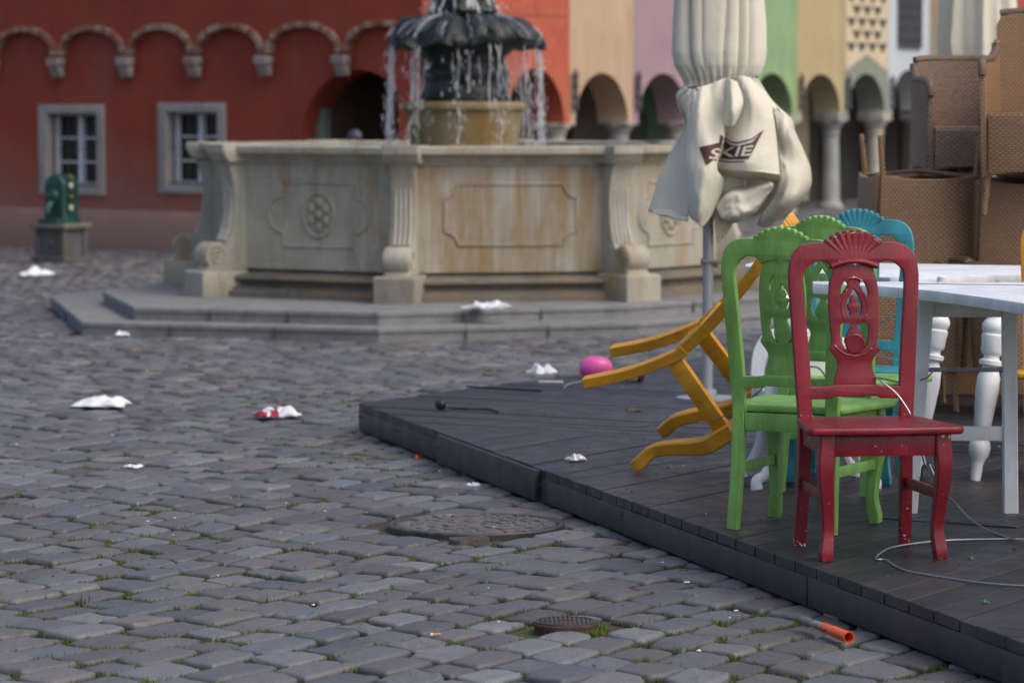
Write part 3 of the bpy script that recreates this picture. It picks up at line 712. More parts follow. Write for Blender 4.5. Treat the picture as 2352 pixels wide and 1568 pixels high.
# ------------------------------------------------------------------ white tables
TOPZ = DECK+.84
tb = empty('white_table', at(2150, 1120, DECK), label='nearer white painted wooden table with trestle frame and turned baluster legs', cat='table', group='white wooden tables')
W0 = tb.location.copy()
def loc_poly(px, z): return [((p-W0).x, (p-W0).y) for p in (at(u, v, z) for u, v in px)]
topA = [(1866, 646), (1867, 650.5), (2040, 658), (2150, 668), (2250, 681), (2352, 696), (2560, 732), (2760, 735), (2790, 650)]
def plank_top(name, px, split, parent, z, th=.042):
    P = loc_poly(px, z); vs, fs = fill2d([P], th/2, .003, 1)
    m = MB(); m.add(vs, fs, Matrix.Translation((0, 0, z-W0.z-th/2)))
    return m
m = plank_top('t', topA, None, tb, TOPZ, .040)
o = m.build('tabletop', M_white, tb)
m = MB()   # board joint line and little hinge battens lying on the top
a, b_ = at(2080, 652, TOPZ)-W0, at(2352, 659, TOPZ)-W0
m.tube([a+Vector((0, 0, .0008)), b_+Vector((.3, .02, .0008))], .0022, 6); 
m.build('board_joint', simple('joint_gap', (.16, .16, .17), (.1, .1, .1), 5, .8, 0), tb)
def sqleg(p0, p1, w0, w1=None, up=(0, 1, 0)):
    w1 = w1 or w0; m = MB(); m.sweep([p0, p1], lambda i, t: [(a*(w0[0]*(1-t)+w1[0]*t)/2, b*(w0[1]*(1-t)+w1[1]*t)/2) for a, b in ((-1, -.9), (-.9, -1), (.9, -1), (1, -.9), (1, .9), (.9, 1), (-.9, 1), (-1, .9))], up=up); return m
fl = at(2089, 1178, DECK)-W0; fr = at(2321, 1178, DECK)-W0
tl = cp(2128, 700, fl.y+W0.y+.02)-W0; tl.z = TOPZ-.041-W0.z; tr_ = cp(2317, 706, fr.y+W0.y+.02)-W0; tr_.z = TOPZ-.041-W0.z
for p0, p1 in ((fl, tl), (fr, tr_)):
    sqleg(p0, p1, (.052, .05)).build('leg', M_white, tb)
def bar(p0, p1, h, d, name, mat=M_white, parent=tb, bev=.002):
    m = MB(); c = (p0+p1)/2; L = (p1-p0).length; m.box((0, 0, 0), (L, d, h), Matrix.Translation(c) @ (p1-p0).to_track_quat('X', 'Z').to_matrix().to_4x4(), bev=bev); return m.build(name, mat, parent)
lerp = lambda a, b, t: a+(b-a)*t
bar(lerp(tl, fl, .055), lerp(tr_, fr, .055), .058, .030, 'apron')
bar(lerp(fl, tl, .37), lerp(fr, tr_, .37), .052, .030, 'stretcher')
m = MB(); m.tube([lerp(fl, tl, .665), lerp(fr, tr_, .665)], .0085, 8); m.build('metal_rod', simple('scuffed_white_metal', (.55, .57, .6), (.2, .21, .23), 14, .4, .2), tb)
# far trestle, mirrored deeper
sh = Vector((.25, 1.15, 0))
for p0, p1 in ((fr, tr_),): sqleg(p0+sh, p1+sh, (.052, .05)).build('leg', M_white, tb)
tprof = [(.022, 0), (.024, .03), (.026, .06), (.030, .075), (.044, .095), (.048, .12), (.044, .14), (.030, .155), (.026, .165), (.031, .172), (.038, .20), (.046, .27), (.052, .33), (.050, .375), (.036, .405), (.034, .412), (.052, .418), (.053, .432), (.036, .438), (.034, .45), (.044, .456), (.05, .465), (.052, .50), (.056, .515), (.056, .524), (.050, .530), (.058, .545), (.060, .56), (.050, .575), (.034, .59), (.032, .598), (.040, .603), (.040, .616), (.030, .622), (.028, .66), (.024, .72)]
def turned(foot, top, k=1.0):
    d = (top-foot); L = d.length; T = Matrix.Translation(foot) @ d.to_track_quat('Z', 'Y').to_matrix().to_4x4()
    m = MB(); m.lathe([(r_*k*.92, z/.72*L) for r_, z in tprof], 28, T); m.build('turned_leg', M_white, tb)
p0 = at(2240, 1103, DECK)-W0; p1 = cp(2300, 690, p0.y+W0.y+.05)-W0; p1.z = TOPZ-.041-W0.z; turned(p0, p1)
p0 = at(2105, 1085, DECK)-W0; p1 = cp(2165, 690, p0.y+W0.y+.05)-W0; p1.z = TOPZ-.041-W0.z; turned(p0, p1)
tb2 = empty('white_table', at(2150, 960, DECK), label='farther white painted table, its top showing just above the nearer one', cat='table', group='white wooden tables')
W0 = tb2.location.copy(); TOPZ = DECK+.80
m = plank_top('t', [(1712, 607), (1712, 611), (1860, 626), (2045, 638), (2300, 632), (2700, 624), (2700, 616), (1740, 599)], None, tb2, TOPZ, .042); m.build('tabletop', M_white, tb2)
for (u, v) in ((1800, 985), (2120, 1000), (2560, 985), (2500, 950)):
    p0 = at(u, v, DECK)-W0; m = MB(); L = TOPZ-.043-DECK
    m.lathe([(r_*.8, z/.72*L) for r_, z in tprof], 16, Matrix.Translation(p0)); m.build('turned_leg', M_white, tb2)
tb2.location = tb2.location

# ------------------------------------------------------------------ steel cables and padlock
def cable(pts, label, n=8, r=.0034):
    m = MB(); m.tube(cr(pts, n), r, 8); o = m.build('steel_cable', M_steel); tag(o, label, 'cable', 'steel security cables'); return o
Z = DECK+.0045
g = lambda u, v, z=Z: at(u, v, z)
cable([g(2500, 1350), g(2352, 1345), g(2240, 1336), g(2150, 1322), g(2085, 1310), g(2055, 1298), g(2035, 1285), g(2013, 1283), g(2020, 1271), g(2050, 1256), g(2120, 1245), g(2200, 1239), g(2352, 1237), g(2500, 1240)], 'loop of steel cable lying on the platform in front of the red chair')
cable([cp(2128, 1130, 12.2), cp(2160, 1135, 12.3), g(2190, 1150, .22), g(2230, 1192, .18), g(2280, 1222), g(2352, 1243, Z+.006), g(2480, 1262)], 'steel cable running from the padlock down to the platform at right')
yb = 11.93
cable([cp(1950, 868, yb+.10), cp(1990, 870, yb+.02), cp(2012, 868, yb-.03), cp(2030, 880, yb-.06), cp(2060, 905, yb-.08), cp(2085, 940, yb-.10), cp(2092, 958, yb-.10), cp(2100, 985, yb-.02)], 'steel cable threaded through the back of the red chair')
cable([cp(1605, 970, 14.3), cp(1640, 965, 14.0), cp(1680, 945, 13.9), cp(1700, 930, 13.6), cp(1735, 905, 13.3), cp(1790, 862, 13.2), cp(1870, 842, 13.2), cp(1900, 870, 13.2)], 'steel cable tied round the tipped yellow chair and the green chair')
cable([cp(1990, 862, 13.0), cp(2040, 872, 12.9), cp(2085, 880, 12.85), cp(2125, 868, 12.8), cp(2140, 856, 12.78), cp(2144, 848, 12.9)], 'steel cable looped round the left leg of the nearer white table')
cable([cp(1925, 815, 14.1), cp(1960, 808, 14.0), cp(2000, 812, 13.8), cp(2060, 826, 13.6)], 'steel cable strung between the turquoise and second green chair', r=.0035)
cable([cp(1990, 742, 14.2), cp(2020, 740, 14.1), cp(2050, 728, 14.05), cp(2078, 722, 14.0)], 'steel cable wound round the right post of the turquoise chair', r=.0035)
pl = empty('padlock', cp(2131, 1108, 12.25), label='small black padlock with a steel shackle hanging from the cable behind the red chair', cat='padlock')
m = MB(); m.box((0, 0, 0), (.058, .022, .045), bev=.004); m.build('lock_body', M_blackmetal, pl)
m = MB(); m.tube([(.02*cos(a), 0, .045+.022*sin(a)) if 0 <= a <= pi else (0, 0, 0) for a in np.linspace(0, pi, 13)], .005, 8); m.tube([(.02, 0, .02), (.02, 0, .046)], .005, 8); m.tube([(-.02, 0, .02), (-.02, 0, .046)], .005, 8); m.build('shackle', M_blackmetal, pl)
m = MB(); m.tube([cp(2118, 1040, 12.25)-pl.location, cp(2124, 1062, 12.25)-pl.location, cp(2132, 1080, 12.25)-pl.location], .0055, 8); m.tube([cp(2134, 1066, 12.24)-pl.location, cp(2146, 1094, 12.24)-pl.location], .0055, 8); m.build('crimp_sleeve', M_steel, pl)

# ------------------------------------------------------------------ fountain
def poly_slab(m, P, z0, z1, lip=.012):
    n = len(P); c = Vector((sum(p[0] for p in P)/n, sum(p[1] for p in P)/n))
    def sc_(e): return [tuple(Vector(p)+(Vector(p)-c).normalized()*e) for p in P]
    R = [(sc_(0), z0), (sc_(0), z1-.035), (sc_(lip), z1-.033), (sc_(lip), z1-.008), (sc_(lip-.008), z1)]
    vs = [(p[0], p[1], z) for Q, z in R for p in Q]
    fs = [(i*n+j, i*n+(j+1) % n, (i+1)*n+(j+1) % n, (i+1)*n+j) for i in range(4) for j in range(n)]+[tuple(4*n+j for j in range(n))]
    m.add(vs, fs)
ft = empty('fountain', (FC.x, FC.y, 0), label='eight-sided baroque stone fountain with scroll buttresses and a dark bronze shell running with water', cat='fountain')
def F2(P): return [(p[0]-FC.x, p[1]-FC.y) for p in P]
# joints between step stones
M_gap = simple('mortar_dark', (.06, .06, .055), (.09, .09, .08), 9, .9, 0)
def seg_joints(m, P, z0, z1, n):
    for i in range(len(P)-1):
        a, b_ = Vector(P[i]), Vector(P[i+1])
        for k in range(1, n[i] if i < len(n) else 3):
            q = a+(b_-a)*((k+rnd(-.12, .12))/(n[i] if i < len(n) else 3)); out = q.normalized()
            m.box((q.x+out.x*.010, q.y+out.y*.010, (z0+z1)/2-.004), (.008, .012, z1-z0-.012), rz=atan2(out.y, out.x)+pi/2); m.box((q.x-out.x*.22, q.y-out.y*.22, z1+.0005), (.46, .007, .002), rz=atan2(out.y, out.x))
for P_, z0, z1, n_ in ((step1, -.05, .095, [2, 3, 3, 2]), (step2, .09, .19, [1, 3, 3, 2])):
    m = MB(); poly_slab(m, F2(P_), z0, z1); m.mi = 1; seg_joints(m, F2(P_[:5]), max(0, z0+.01), z1, n_); m.build('step', [M_step, M_gap], ft, sm=False)
PH = radians(11.3); RV = 2.07; CA = cos(pi/8)
def octa(m, prof, ph=0):
    """prof: (apothem, z) -> eight-sided moulding, vertex 0 towards the camera's left by PH"""
    m.lathe([(r_/CA, z) for r_, z in prof], 8, Matrix.Rotation(-pi/2-PH+ph, 4, 'Z'), cap=False)
AP = RV*CA
m = MB(); octa(m, [(AP+.20, .185), (AP+.20, .235), (AP+.17, .24), (AP+.17, .262), (AP+.10, .268), (AP+.10, .305), (AP+.13, .31), (AP+.155, .322), (AP+.155, .338), (AP+.13, .35), (AP+.06, .362), (AP-.03, .375), (AP-.03, .405)]); m.build('plinth', M_plinth, ft, ang=20)
m = MB(); octa(m, [(AP+.0, 1.19), (AP+.02, 1.195), (AP+.02, 1.215), (AP+.045, 1.225), (AP+.045, 1.238), (AP+.07, 1.258), (AP+.10, 1.27), (AP+.115, 1.275), (AP+.115, 1.318), (AP+.105, 1.328), (AP-.17, 1.33), (AP-.185, 1.32), (AP-.185, .9)]); m.build('rim', M_stone, ft, ang=20)
for i in range(8):
    a0 = -pi/2-PH+i*pi/4; v0 = Vector((RV*cos(a0), RV*sin(a0), 0)); a1 = a0+pi/4; v1 = Vector((RV*cos(a1), RV*sin(a1), 0))
    nrm_ = ((v0+v1)/2).normalized(); tx = (v1-v0).normalized(); L = (v1-v0).length; mid = (v0+v1)/2
    T = Matrix(((tx.x, 0, nrm_.x, mid.x), (tx.y, 0, nrm_.y, mid.y), (0, 1, 0, 0), (0, 0, 0, 1)))     # local x along, y up, z outward
    m = MB(); hl = L/2-.005
    m.add([(-hl, .40, -.16), (hl, .40, -.16), (hl, 1.195, -.16), (-hl, 1.195, -.16), (-hl, .40, 0), (hl, .40, 0), (hl, 1.195, 0), (-hl, 1.195, 0)], [(4, 5, 6, 7), (0, 3, 2, 1), (0, 1, 5, 4), (3, 7, 6, 2)], T)
    stained = i in (0,)
    mat = M_stonestain if i == 0 else M_stone
    pn = m.build('panel', mat, ft, sm=False)
    # carved frame: a raised fillet with a shallow sunk line
    m = MB()
    def fillet(pts, closed=True, r_=.011):
        m.sweep([(p[0], p[1], .001) for p in pts], lambda i_, t: [(-r_, 0), (-r_*.6, r_*.9), (0, r_*.55), (r_*.6, r_*.9), (r_, 0)] if False else [(-r_*cos(b), r_*sin(b)) for b in np.linspace(0, 2*pi, 9)[:-1]], up=(0, 0, 1), M=T, closed=closed, cap=False)
    if i in (0, 3, 5) :
        w2, h0, h1, nt_ = .50, .60, 1.05, .10
        P = []
        for cx, cy, a in ((w2, h0, pi), (w2, h1, 3*pi/2), (-w2, h1, 2*pi), (-w2, h0, pi/2)):
            P += [(cx+nt_*cos(b), cy+nt_*sin(b)) for b in np.linspace(a, a-pi/2, 7)]
        fillet(P)
        for k, yy in enumerate((.93, .86, .79, .72, .66)):      # faint worn inscription lines
            for q_ in range(26):
                if rnd(0, 1) < .15: continue
                xx = -.40+q_*.032+rnd(-.004, .004); hh = rnd(.018, .032)
                m.box((xx, yy, .0008), (rnd(.005, .016), hh, .0016), T)
    else:
        w2, h0, h1, rr = .33, .575, 1.05, .135; cm = (h0+h1)/2; P = []
        P += [(w2, h0), (w2, cm-rr)]+[(w2+rr*1.05*cos(b)*1.0, cm+rr*sin(b)) for b in np.linspace(-pi/2, pi/2, 11)]+[(w2, cm+rr), (w2, h1), (-w2, h1), (-w2, cm+rr)]
        P += [(-w2-rr*1.05*cos(b), cm+rr*sin(b)) for b in np.linspace(pi/2, -pi/2, 11)]+[(-w2, cm-rr), (-w2, h0)]
        fillet(P)
        fillet([(.142*cos(b), cm+.165*sin(b)) for b in np.linspace(0, 2*pi, 29)[:-1]], r_=.014)
        for k in range(6):
            b = k*pi/3+.5; m.ball((.075*cos(b), cm+.09*sin(b), .004), .034, 6, (1, 1.15, .55), T)
            m.ball((.115*cos(b+.5), cm+.135*sin(b+.5), .002), .014, 5, (1, 1, .6), T)
        m.ball((0, cm, .006), .036, 8, (1, 1, .7), T)
    m.build('carved_frame', mat, pn, ang=50)
    # scroll buttress on the vertex
    er = v0.normalized(); et = Vector((-er.y, er.x, 0))
    TB = Matrix(((er.x, 0, et.x, 0), (er.y, 0, et.y, 0), (0, 1, 0, 0), (0, 0, 0, 1)))     # local x radial, y up, z tangential
    prof = [(RV-.15, .39), (RV+.30, .39)]+[(RV+.215+.1*cos(b), .50+.1*sin(b)) for b in np.linspace(-.9, 2.4, 12)]
    prof += [(p.x, p.y) for p in cr([v2((RV+.12, .60)), v2((RV+.085, .70)), v2((RV+.065, .82)), v2((RV+.06, .95)), v2((RV+.075, 1.08)), v2((RV+.10, 1.16)), v2((RV+.13, 1.20))], 4)]+[(RV-.15, 1.20)]
    vs, fs = fill2d([prof], .095, .006, 1); m = MB(); m.add(vs, fs, TB)
    m.add(*fill2d([[(RV-.22, 1.202), (RV+.12, 1.202), (RV+.15, 1.235), (RV+.17, 1.27), (RV+.18, 1.275), (RV+.18, 1.335), (RV-.22, 1.335)]], .135, .006, 1), TB)
    for sg in (-1, 1):      # volute relief on both cheeks
        sp = [(RV+.215+(.085-.075*t/14)*cos(t*.85), .50+(.085-.075*t/14)*sin(t*.85), sg*.096) for t in range(15)]
        m.tube([TB @ Vector(p) for p in sp], .010, 6)
    bt = m.build('buttress', M_stone, ft, ang=40)
    m = MB()      # fluting on the front face
    for o_ in (-.055, -.018, .018, .055):
        P = [TB @ Vector((p.x+.002, p.y, o_)) for p in cr([v2((RV+.122, .61)), v2((RV+.088, .70)), v2((RV+.066, .82)), v2((RV+.061, .95)), v2((RV+.066, 1.02))], 4)]
        m.tube(P, lambda t: .0125-.006*t, 8)
    m.build('fluting', simple('washed_stone', (.50, .48, .42), (.38, .35, .29), 5, .7, .2, 60), bt)
    m = MB(); m.add(*fill2d([[(RV-.02, .188), (RV+.37, .188), (RV+.37, .372), (RV+.35, .388), (RV-.02, .388)]], .155, .008, 1), TB)
    m.build('pedestal_block', M_stone if i != 0 else stone_mat('weathered_block', (.30, .27, .22), (.22, .20, .165), (.24, .15, .09), .5), ft)
# water in the basin
m = MB(); n_ = 48; P = [[(ra_*cos(2*pi*j/n_), ra_*sin(2*pi*j/n_), 1.235+.006*noise.noise(Vector((ra_*6*cos(2*pi*j/n_), ra_*6*sin(2*pi*j/n_), 0)))) for j in range(n_+1)] for ra_ in np.linspace(.3, AP-.17, 26)]
m.grid(P); m.build('water', M_basin, ft)
m = MB(); m.lathe([(.40, .8), (.415, 1.2), (.425, 1.32), (.438, 1.42), (.455, 1.54), (.463, 1.585), (.485, 1.592), (.492, 1.61), (.492, 1.635), (.480, 1.655), (.30, 1.66), (.001, 1.66)], 64, cap=False); m.build('pedestal_drum', M_drum, ft, ang=45)
def knob(v, amp, fr, seed):
    return v
def bumpy(prof, k, lobes, la, seed, na, M_=None):
    m = MB(); vs = []; fs = []; n = len(prof)
    for i, (r_, z, lo) in enumerate(prof):
        for j in range(k):
            a = 2*pi*j/k; rr = r_*(1+lo*la*(abs(cos(a*lobes/2+seed))-.5))+na*min(1, r_*4)*noise.fractal(Vector((cos(a)*r_*6, sin(a)*r_*6, z*6+seed)), 1, 2, 3)
            vs.append((rr*cos(a), rr*sin(a), z+lo*.025*cos(a*lobes+seed*2)*(1 if r_ > .4 else 0)))
    for i in range(n-1):
        for j in range(k): fs.append((i*k+j, i*k+(j+1) % k, (i+1)*k+(j+1) % k, (i+1)*k+j))
    m.add(vs, fs); return m
stem = [(.335, 1.655, .2), (.345, 1.70, .2), (.335, 1.76, .25), (.315, 1.80, .3), (.325, 1.84, .35), (.350, 1.875, .4), (.345, 1.905, .35), (.318, 1.935, .3), (.322, 1.97, .3), (.345, 2.02, .3), (.375, 2.06, .3), (.40, 2.085, .3), (.42, 2.10, .3), (.30, 2.12, 0)]
bumpy(stem, 96, 10, .12, .4, .03).build('bronze_stem', M_bronze, ft, ang=60)
shell = [(.38, 2.13, .3), (.50, 2.10, .7), (.585, 2.082, .9), (.606, 2.095, 1), (.607, 2.135, 1), (.592, 2.175, 1), (.56, 2.22, 1), (.505, 2.262, .9), (.43, 2.30, .8), (.345, 2.325, .6), (.27, 2.345, .4), (.2, 2.37, 0)]
bumpy(shell, 160, 11, .04, .9, .10).build('bronze_shell', M_bronze, ft, ang=60)
rockp = [(.25, 2.33, .3), (.275, 2.37, .4), (.25, 2.41, .4), (.225, 2.47, .5), (.235, 2.54, .5), (.25, 2.62, .5), (.215, 2.7, .4), (.17, 2.8, .4), (.13, 2.95, .3), (.15, 3.05, .3), (.10, 3.15, .2), (.001, 3.18, 0)]
bumpy(rockp, 96, 7, .3, 2.2, .09).build('bronze_sculpture', M_bronze, ft, ang=60)
# falling water: strands from the shell lip and droplets
m = MB(); rr_ = random.Random(5)
def strand(a, r0, z0, z1, rad, drift):
    P = []; n = int((z0-z1)/.035)+2; ph_ = rr_.uniform(0, 6)
    for k in range(n):
        t = k/(n-1); z = z0+(z1-z0)*t; r_ = r0+drift*sqrt(t)+.008*sin(ph_+t*9)+.006*sin(ph_*2+t*23); aa = a+.010*sin(t*7+ph_)
        P.append((r_*cos(aa), r_*sin(aa), z))
    m.tube(P, lambda t: rad*(.8+.3*sin(t*17+ph_)*sin(t*7))*(1-.45*t), 7)
for k in range(64):
    lobe = rr_.random() < .75; a = 2*pi*(rr_.randint(0, 10)+rr_.gauss(0, .10) if lobe else rr_.uniform(0, 11))/11+.08
    z0 = rr_.uniform(2.07, 2.11); full = rr_.random() < .55
    strand(a, rr_.uniform(.575, .605), z0, rr_.uniform(1.24, 1.5) if full else rr_.uniform(1.55, 1.95), rr_.uniform(.0025, .0062), rr_.uniform(0, .05))
    if not full: strand(a+rr_.uniform(-.02, .02), .62, rr_.uniform(1.5, 1.7), rr_.uniform(1.24, 1.4), rr_.uniform(.003, .006), .01)
for k in range(20):
    a = rr_.uniform(0, 2*pi); strand(a, rr_.uniform(.36, .42), rr_.uniform(1.9, 2.1), rr_.uniform(1.66, 1.8), rr_.uniform(.003, .007), rr_.uniform(-.02, .06))
for k in range(620):
    a = 2*pi*(rr_.randint(0, 10)+rr_.gauss(0, .18))/11+.08; r_ = rr_.uniform(.56, .68); m.ball((r_*cos(a), r_*sin(a), 1.25+.8*rr_.random()**1.4), rr_.uniform(.0018, .0042), 4, (1, 1, rr_.uniform(2, 9)))
for k in range(170):
    a = rr_.uniform(0, 2*pi); r_ = rr_.uniform(.45, .75); m.ball((r_*cos(a), r_*sin(a), 1.24+rr_.expovariate(12)), rr_.uniform(.002, .005), 4)
m.build('falling_water', M_fall, ft, ang=60)['kind'] = 'stuff'
m = MB()     # rivulets running over the bronze
def surf_r(prof, z):
    zs_ = [p[1] for p in prof]; rs = [p[0] for p in prof]; return float(np.interp(z, zs_, rs))
sh_up = [p for p in shell[3:]]
for k in range(50):
    a = rr_.uniform(0, 2*pi); P = []; z = 2.345
    while z > 2.10+rr_.uniform(0, .08):
        r_ = surf_r(sh_up, z)*(1+.065*(abs(cos(a*5.5+.9))-.5)*2*.8)+.004; P.append((r_*cos(a), r_*sin(a), z+.003)); z -= .02; a += rr_.gauss(0, .012)
    if len(P) > 3: m.tube(P, rr_.uniform(.001, .0024), 6)
for k in range(46):
    a = rr_.uniform(0, 2*pi); z0 = rr_.uniform(2.38, 2.75); P = []; z = z0
    while z > max(2.34, z0-.25): 
        r_ = surf_r(rockp, z)*(1+.04)+.012; P.append((r_*cos(a), r_*sin(a), z)); z -= .02; a += rr_.gauss(0, .03)
    if len(P) > 2: m.tube(P, rr_.uniform(.004, .010), 6)
for k in range(150):
    a = rr_.uniform(0, 2*pi); z = rr_.uniform(2.33, 2.6); r_ = surf_r(rockp, z)+rr_.uniform(0, .09); m.ball((r_*cos(a), r_*sin(a), z), rr_.uniform(.003, .009), 4)
m.build('rivulets', M_fall, ft, ang=60)['kind'] = 'stuff'
b_ = MB(); b_.ball((0, 0, 0), .062, 12); o = b_.build('ball', simple('dark_blue_rubber', (.03, .03, .06), (.045, .045, .08), 8, .5, .1)); o.location = cp(815, 314, 29.35); tag(o, 'dark blue ball resting on the far rim of the fountain', 'ball')

# ------------------------------------------------------------------ red building at left
def line_y(u, u0, i0, u1, i1):   # inverse depth linear in u
    inv = i0+(i1-i0)*(u-u0)/(u1-u0); Y = 1/inv; return Vector(((u-1176)/FPX*Y, Y, 0))
RL = lambda u: line_y(u, 70, 1/39.9, 890, 1/36.7)
Bo = RL(978); Bd = (RL(-400)-Bo).normalized(); Bn = Vector((Bd.y, -Bd.x, 0)); Bn = Bn if Bn.y < 0 else -Bn     # Bn faces the camera
def BA(u): p = RL(u); return (p-Bo).dot(Bd)
def BZ(u, v): p = RL(u); return cp(u, v, p.y).z
TW = Matrix(((Bd.x, 0, Bn.x, Bo.x), (Bd.y, 0, Bn.y, Bo.y), (0, 1, 0, 0), (0, 0, 0, 1)))      # local x along wall (leftwards), y up, z out
M_redw = plaster('brick_red_plaster', (.30, .048, .022), (.22, .034, .018), (.26, .085, .055), .7, low=(.24, .11, .08), lowz=1.3)
M_plw = plaster('pinkish_grey_plinth', (.38, .22, .18), (.31, .19, .155), (.42, .14, .10), 1.4, low=(.24, .15, .12), lowz=.7)
rb = empty('red_building', (0, 0, 0), label='brick red plastered building with a frieze of small brick arches and two low windows', cat='building')
wins = [(92, 243, 240, 447), (366, 521, 236, 445)]
holes = []; wrect = []
for (u0, u1, v0, v1) in wins:
    a0, a1 = BA(u1), BA(u0); zt, zb = BZ((u0+u1)/2, v0), BZ((u0+u1)/2, v1); wrect.append((a0, a1, zb, zt)); holes.append([(a0+.03, zb+.03), (a1-.03, zb+.03), (a1-.03, zt-.03), (a0+.03, zt-.03)])
ax0, ax1 = BA(955), BA(692); azt = BZ(825, 160); am, ar = (ax0+ax1)/2, (ax1-ax0)/2; azs = azt-ar*.98
arch = [(ax1, .005), (ax1, azs)]+[(am+ar*cos(b), azs+ar*.98*sin(b)) for b in np.linspace(0, pi, 22)[1:-1]]+[(ax0, azs), (ax0, .005)]
WL = BA(-700)
m = MB(); m.add(*fill2d([[(-.0, -.1), (ax0, -.1)]+arch[::-1][0:]+[(ax1, -.1), (WL, -.1), (WL, 2.50), (0, 2.50)]]+holes, .21), TW @ Matrix.Translation((0, 0, -.21)))
m.build('wall', M_redw, rb, sm=False)
PLZ = BZ(250, 482)
m = MB(); m.box(((ax1+WL)/2+.05, PLZ/2-.05, .012), (WL-ax1-.1, PLZ+.1, .03), TW, bev=.006); m.build('plinth', M_plw, rb)
# overhanging upper wall with the arched frieze
us = [-150, -4, 145, 303, 458, 620, 797, 978]; up_ = [(0, 7.0), (WL, 7.0)]; ringm = MB(); bounds = [BA(u) for u in us]
zs_sp = 2.115
bb = bounds[::-1]           # increasing a from 0
fr_pts = []
corb = []
for i in range(len(bb)-1):
    a0, a1 = bb[i], bb[i+1]; hw = (a1-a0)/2-.045; c = (a0+a1)/2; rise = .275
    fr_pts += [(c-hw*cos(b), zs_sp+.06+rise*sin(b)**.9) for b in np.linspace(0, pi, 19)]
    P = [(c-(hw-.012)*cos(b), zs_sp+.06+(rise+.012)*sin(b)**.9, .052) for b in np.linspace(0, pi, 25)]
    for k in range(24):       # individual bricks of the ring
        p0, p1 = Vector(P[k]), Vector(P[k+1]); d = p1-p0; ct = (p0+p1)/2; an = atan2(d.y, d.x)
        nx = Vector((-d.y, d.x, 0)).normalized(); nx = nx if nx.y > 0 or abs(nx.y) < .05 and False else nx
        if (ct+nx*.03-Vector((c, zs_sp, 0))).length < (ct-Vector((c, zs_sp, 0))).length: nx = -nx
        ringm.mi = random.choice((0, 0, 1, 1, 2))
        ringm.box(tuple(ct+nx*.014), (d.length*.90, .062+rnd(-.006, .006), .07+rnd(-.006, .006)), TW, rz=0) if False else ringm.box((0, 0, 0), (d.length*.93, .060+rnd(-.006, .006), .11+rnd(-.008, .006)), TW @ Matrix.Translation(ct+nx*.014) @ Matrix.Rotation(an, 4, 'Z'))
bot = [(bb[0], zs_sp)]
for i in range(len(bb)-1): bot += fr_pts[i*19:(i+1)*19]
bot += [(bb[-1], zs_sp), (WL, zs_sp), (WL, 7.0), (0, 7.0)]
m = MB(); m.add(*fill2d([bot], .16), TW @ Matrix.Translation((0, 0, -.106))); m.build('upper_wall', M_redw, rb, sm=False)
Bc = Bo-Bn*.1; Be = Vector((Bc.x*1.09-.02, Bc.y*1.09, 0))      # oblique end wall running back to the next house
m = MB(); m.prism([(Bc.x, Bc.y), (Be.x, Be.y), (Be.x-.35, Be.y), (Bc.x-.35, Bc.y+.15)], -.1, 6.99); m.build('side_wall', M_redw, rb, sm=False)
m = MB(); Bf = Bo+Bd*WL; m.prism([(Bc.x-.05, Bc.y+.2), (Be.x, Be.y), (Bf.x-2, Bf.y+6), (Bf.x, Bf.y+.4)], 6.85, 6.97); m.build('roof', M_redw, rb, sm=False)
ringm.build('brick_arches', [simple('arch_brick', (.30, .15, .10), (.22, .10, .07), 20, .85, .4, 60), simple('arch_brick_pale', (.36, .27, .21), (.28, .2, .15), 20, .85, .4, 60), simple('arch_brick_red', (.30, .09, .05), (.22, .07, .04), 20, .85, .4, 60)], rb, sm=False)
M_corb = stone_mat('corbel_stone', (.34, .31, .28), (.24, .20, .18), (.28, .12, .08), .35)
for u in us[:-1]:
    a = BA(u); m = MB()
    m.add(*fill2d([[(0, 2.06), (.125, 2.06), (.125, 2.135), (.11, 2.145), (0, 2.145)]], .095, .006), TW @ Matrix.Translation((a, 0, .03)) @ Matrix.Rotation(-pi/2, 4, 'Y'))
    m.add(*fill2d([[(0, 1.925), (.055, 1.925), (.065, 1.945), (.095, 2.005), (.10, 2.059), (0, 2.059)]], .075, .006), TW @ Matrix.Translation((a, 0, .03)) @ Matrix.Rotation(-pi/2, 4, 'Y'))
    m.build('corbel', M_corb, rb)
M_surr = stone_mat('window_surround_stone', (.36, .34, .31), (.27, .255, .23), (.3, .2, .15), .2)
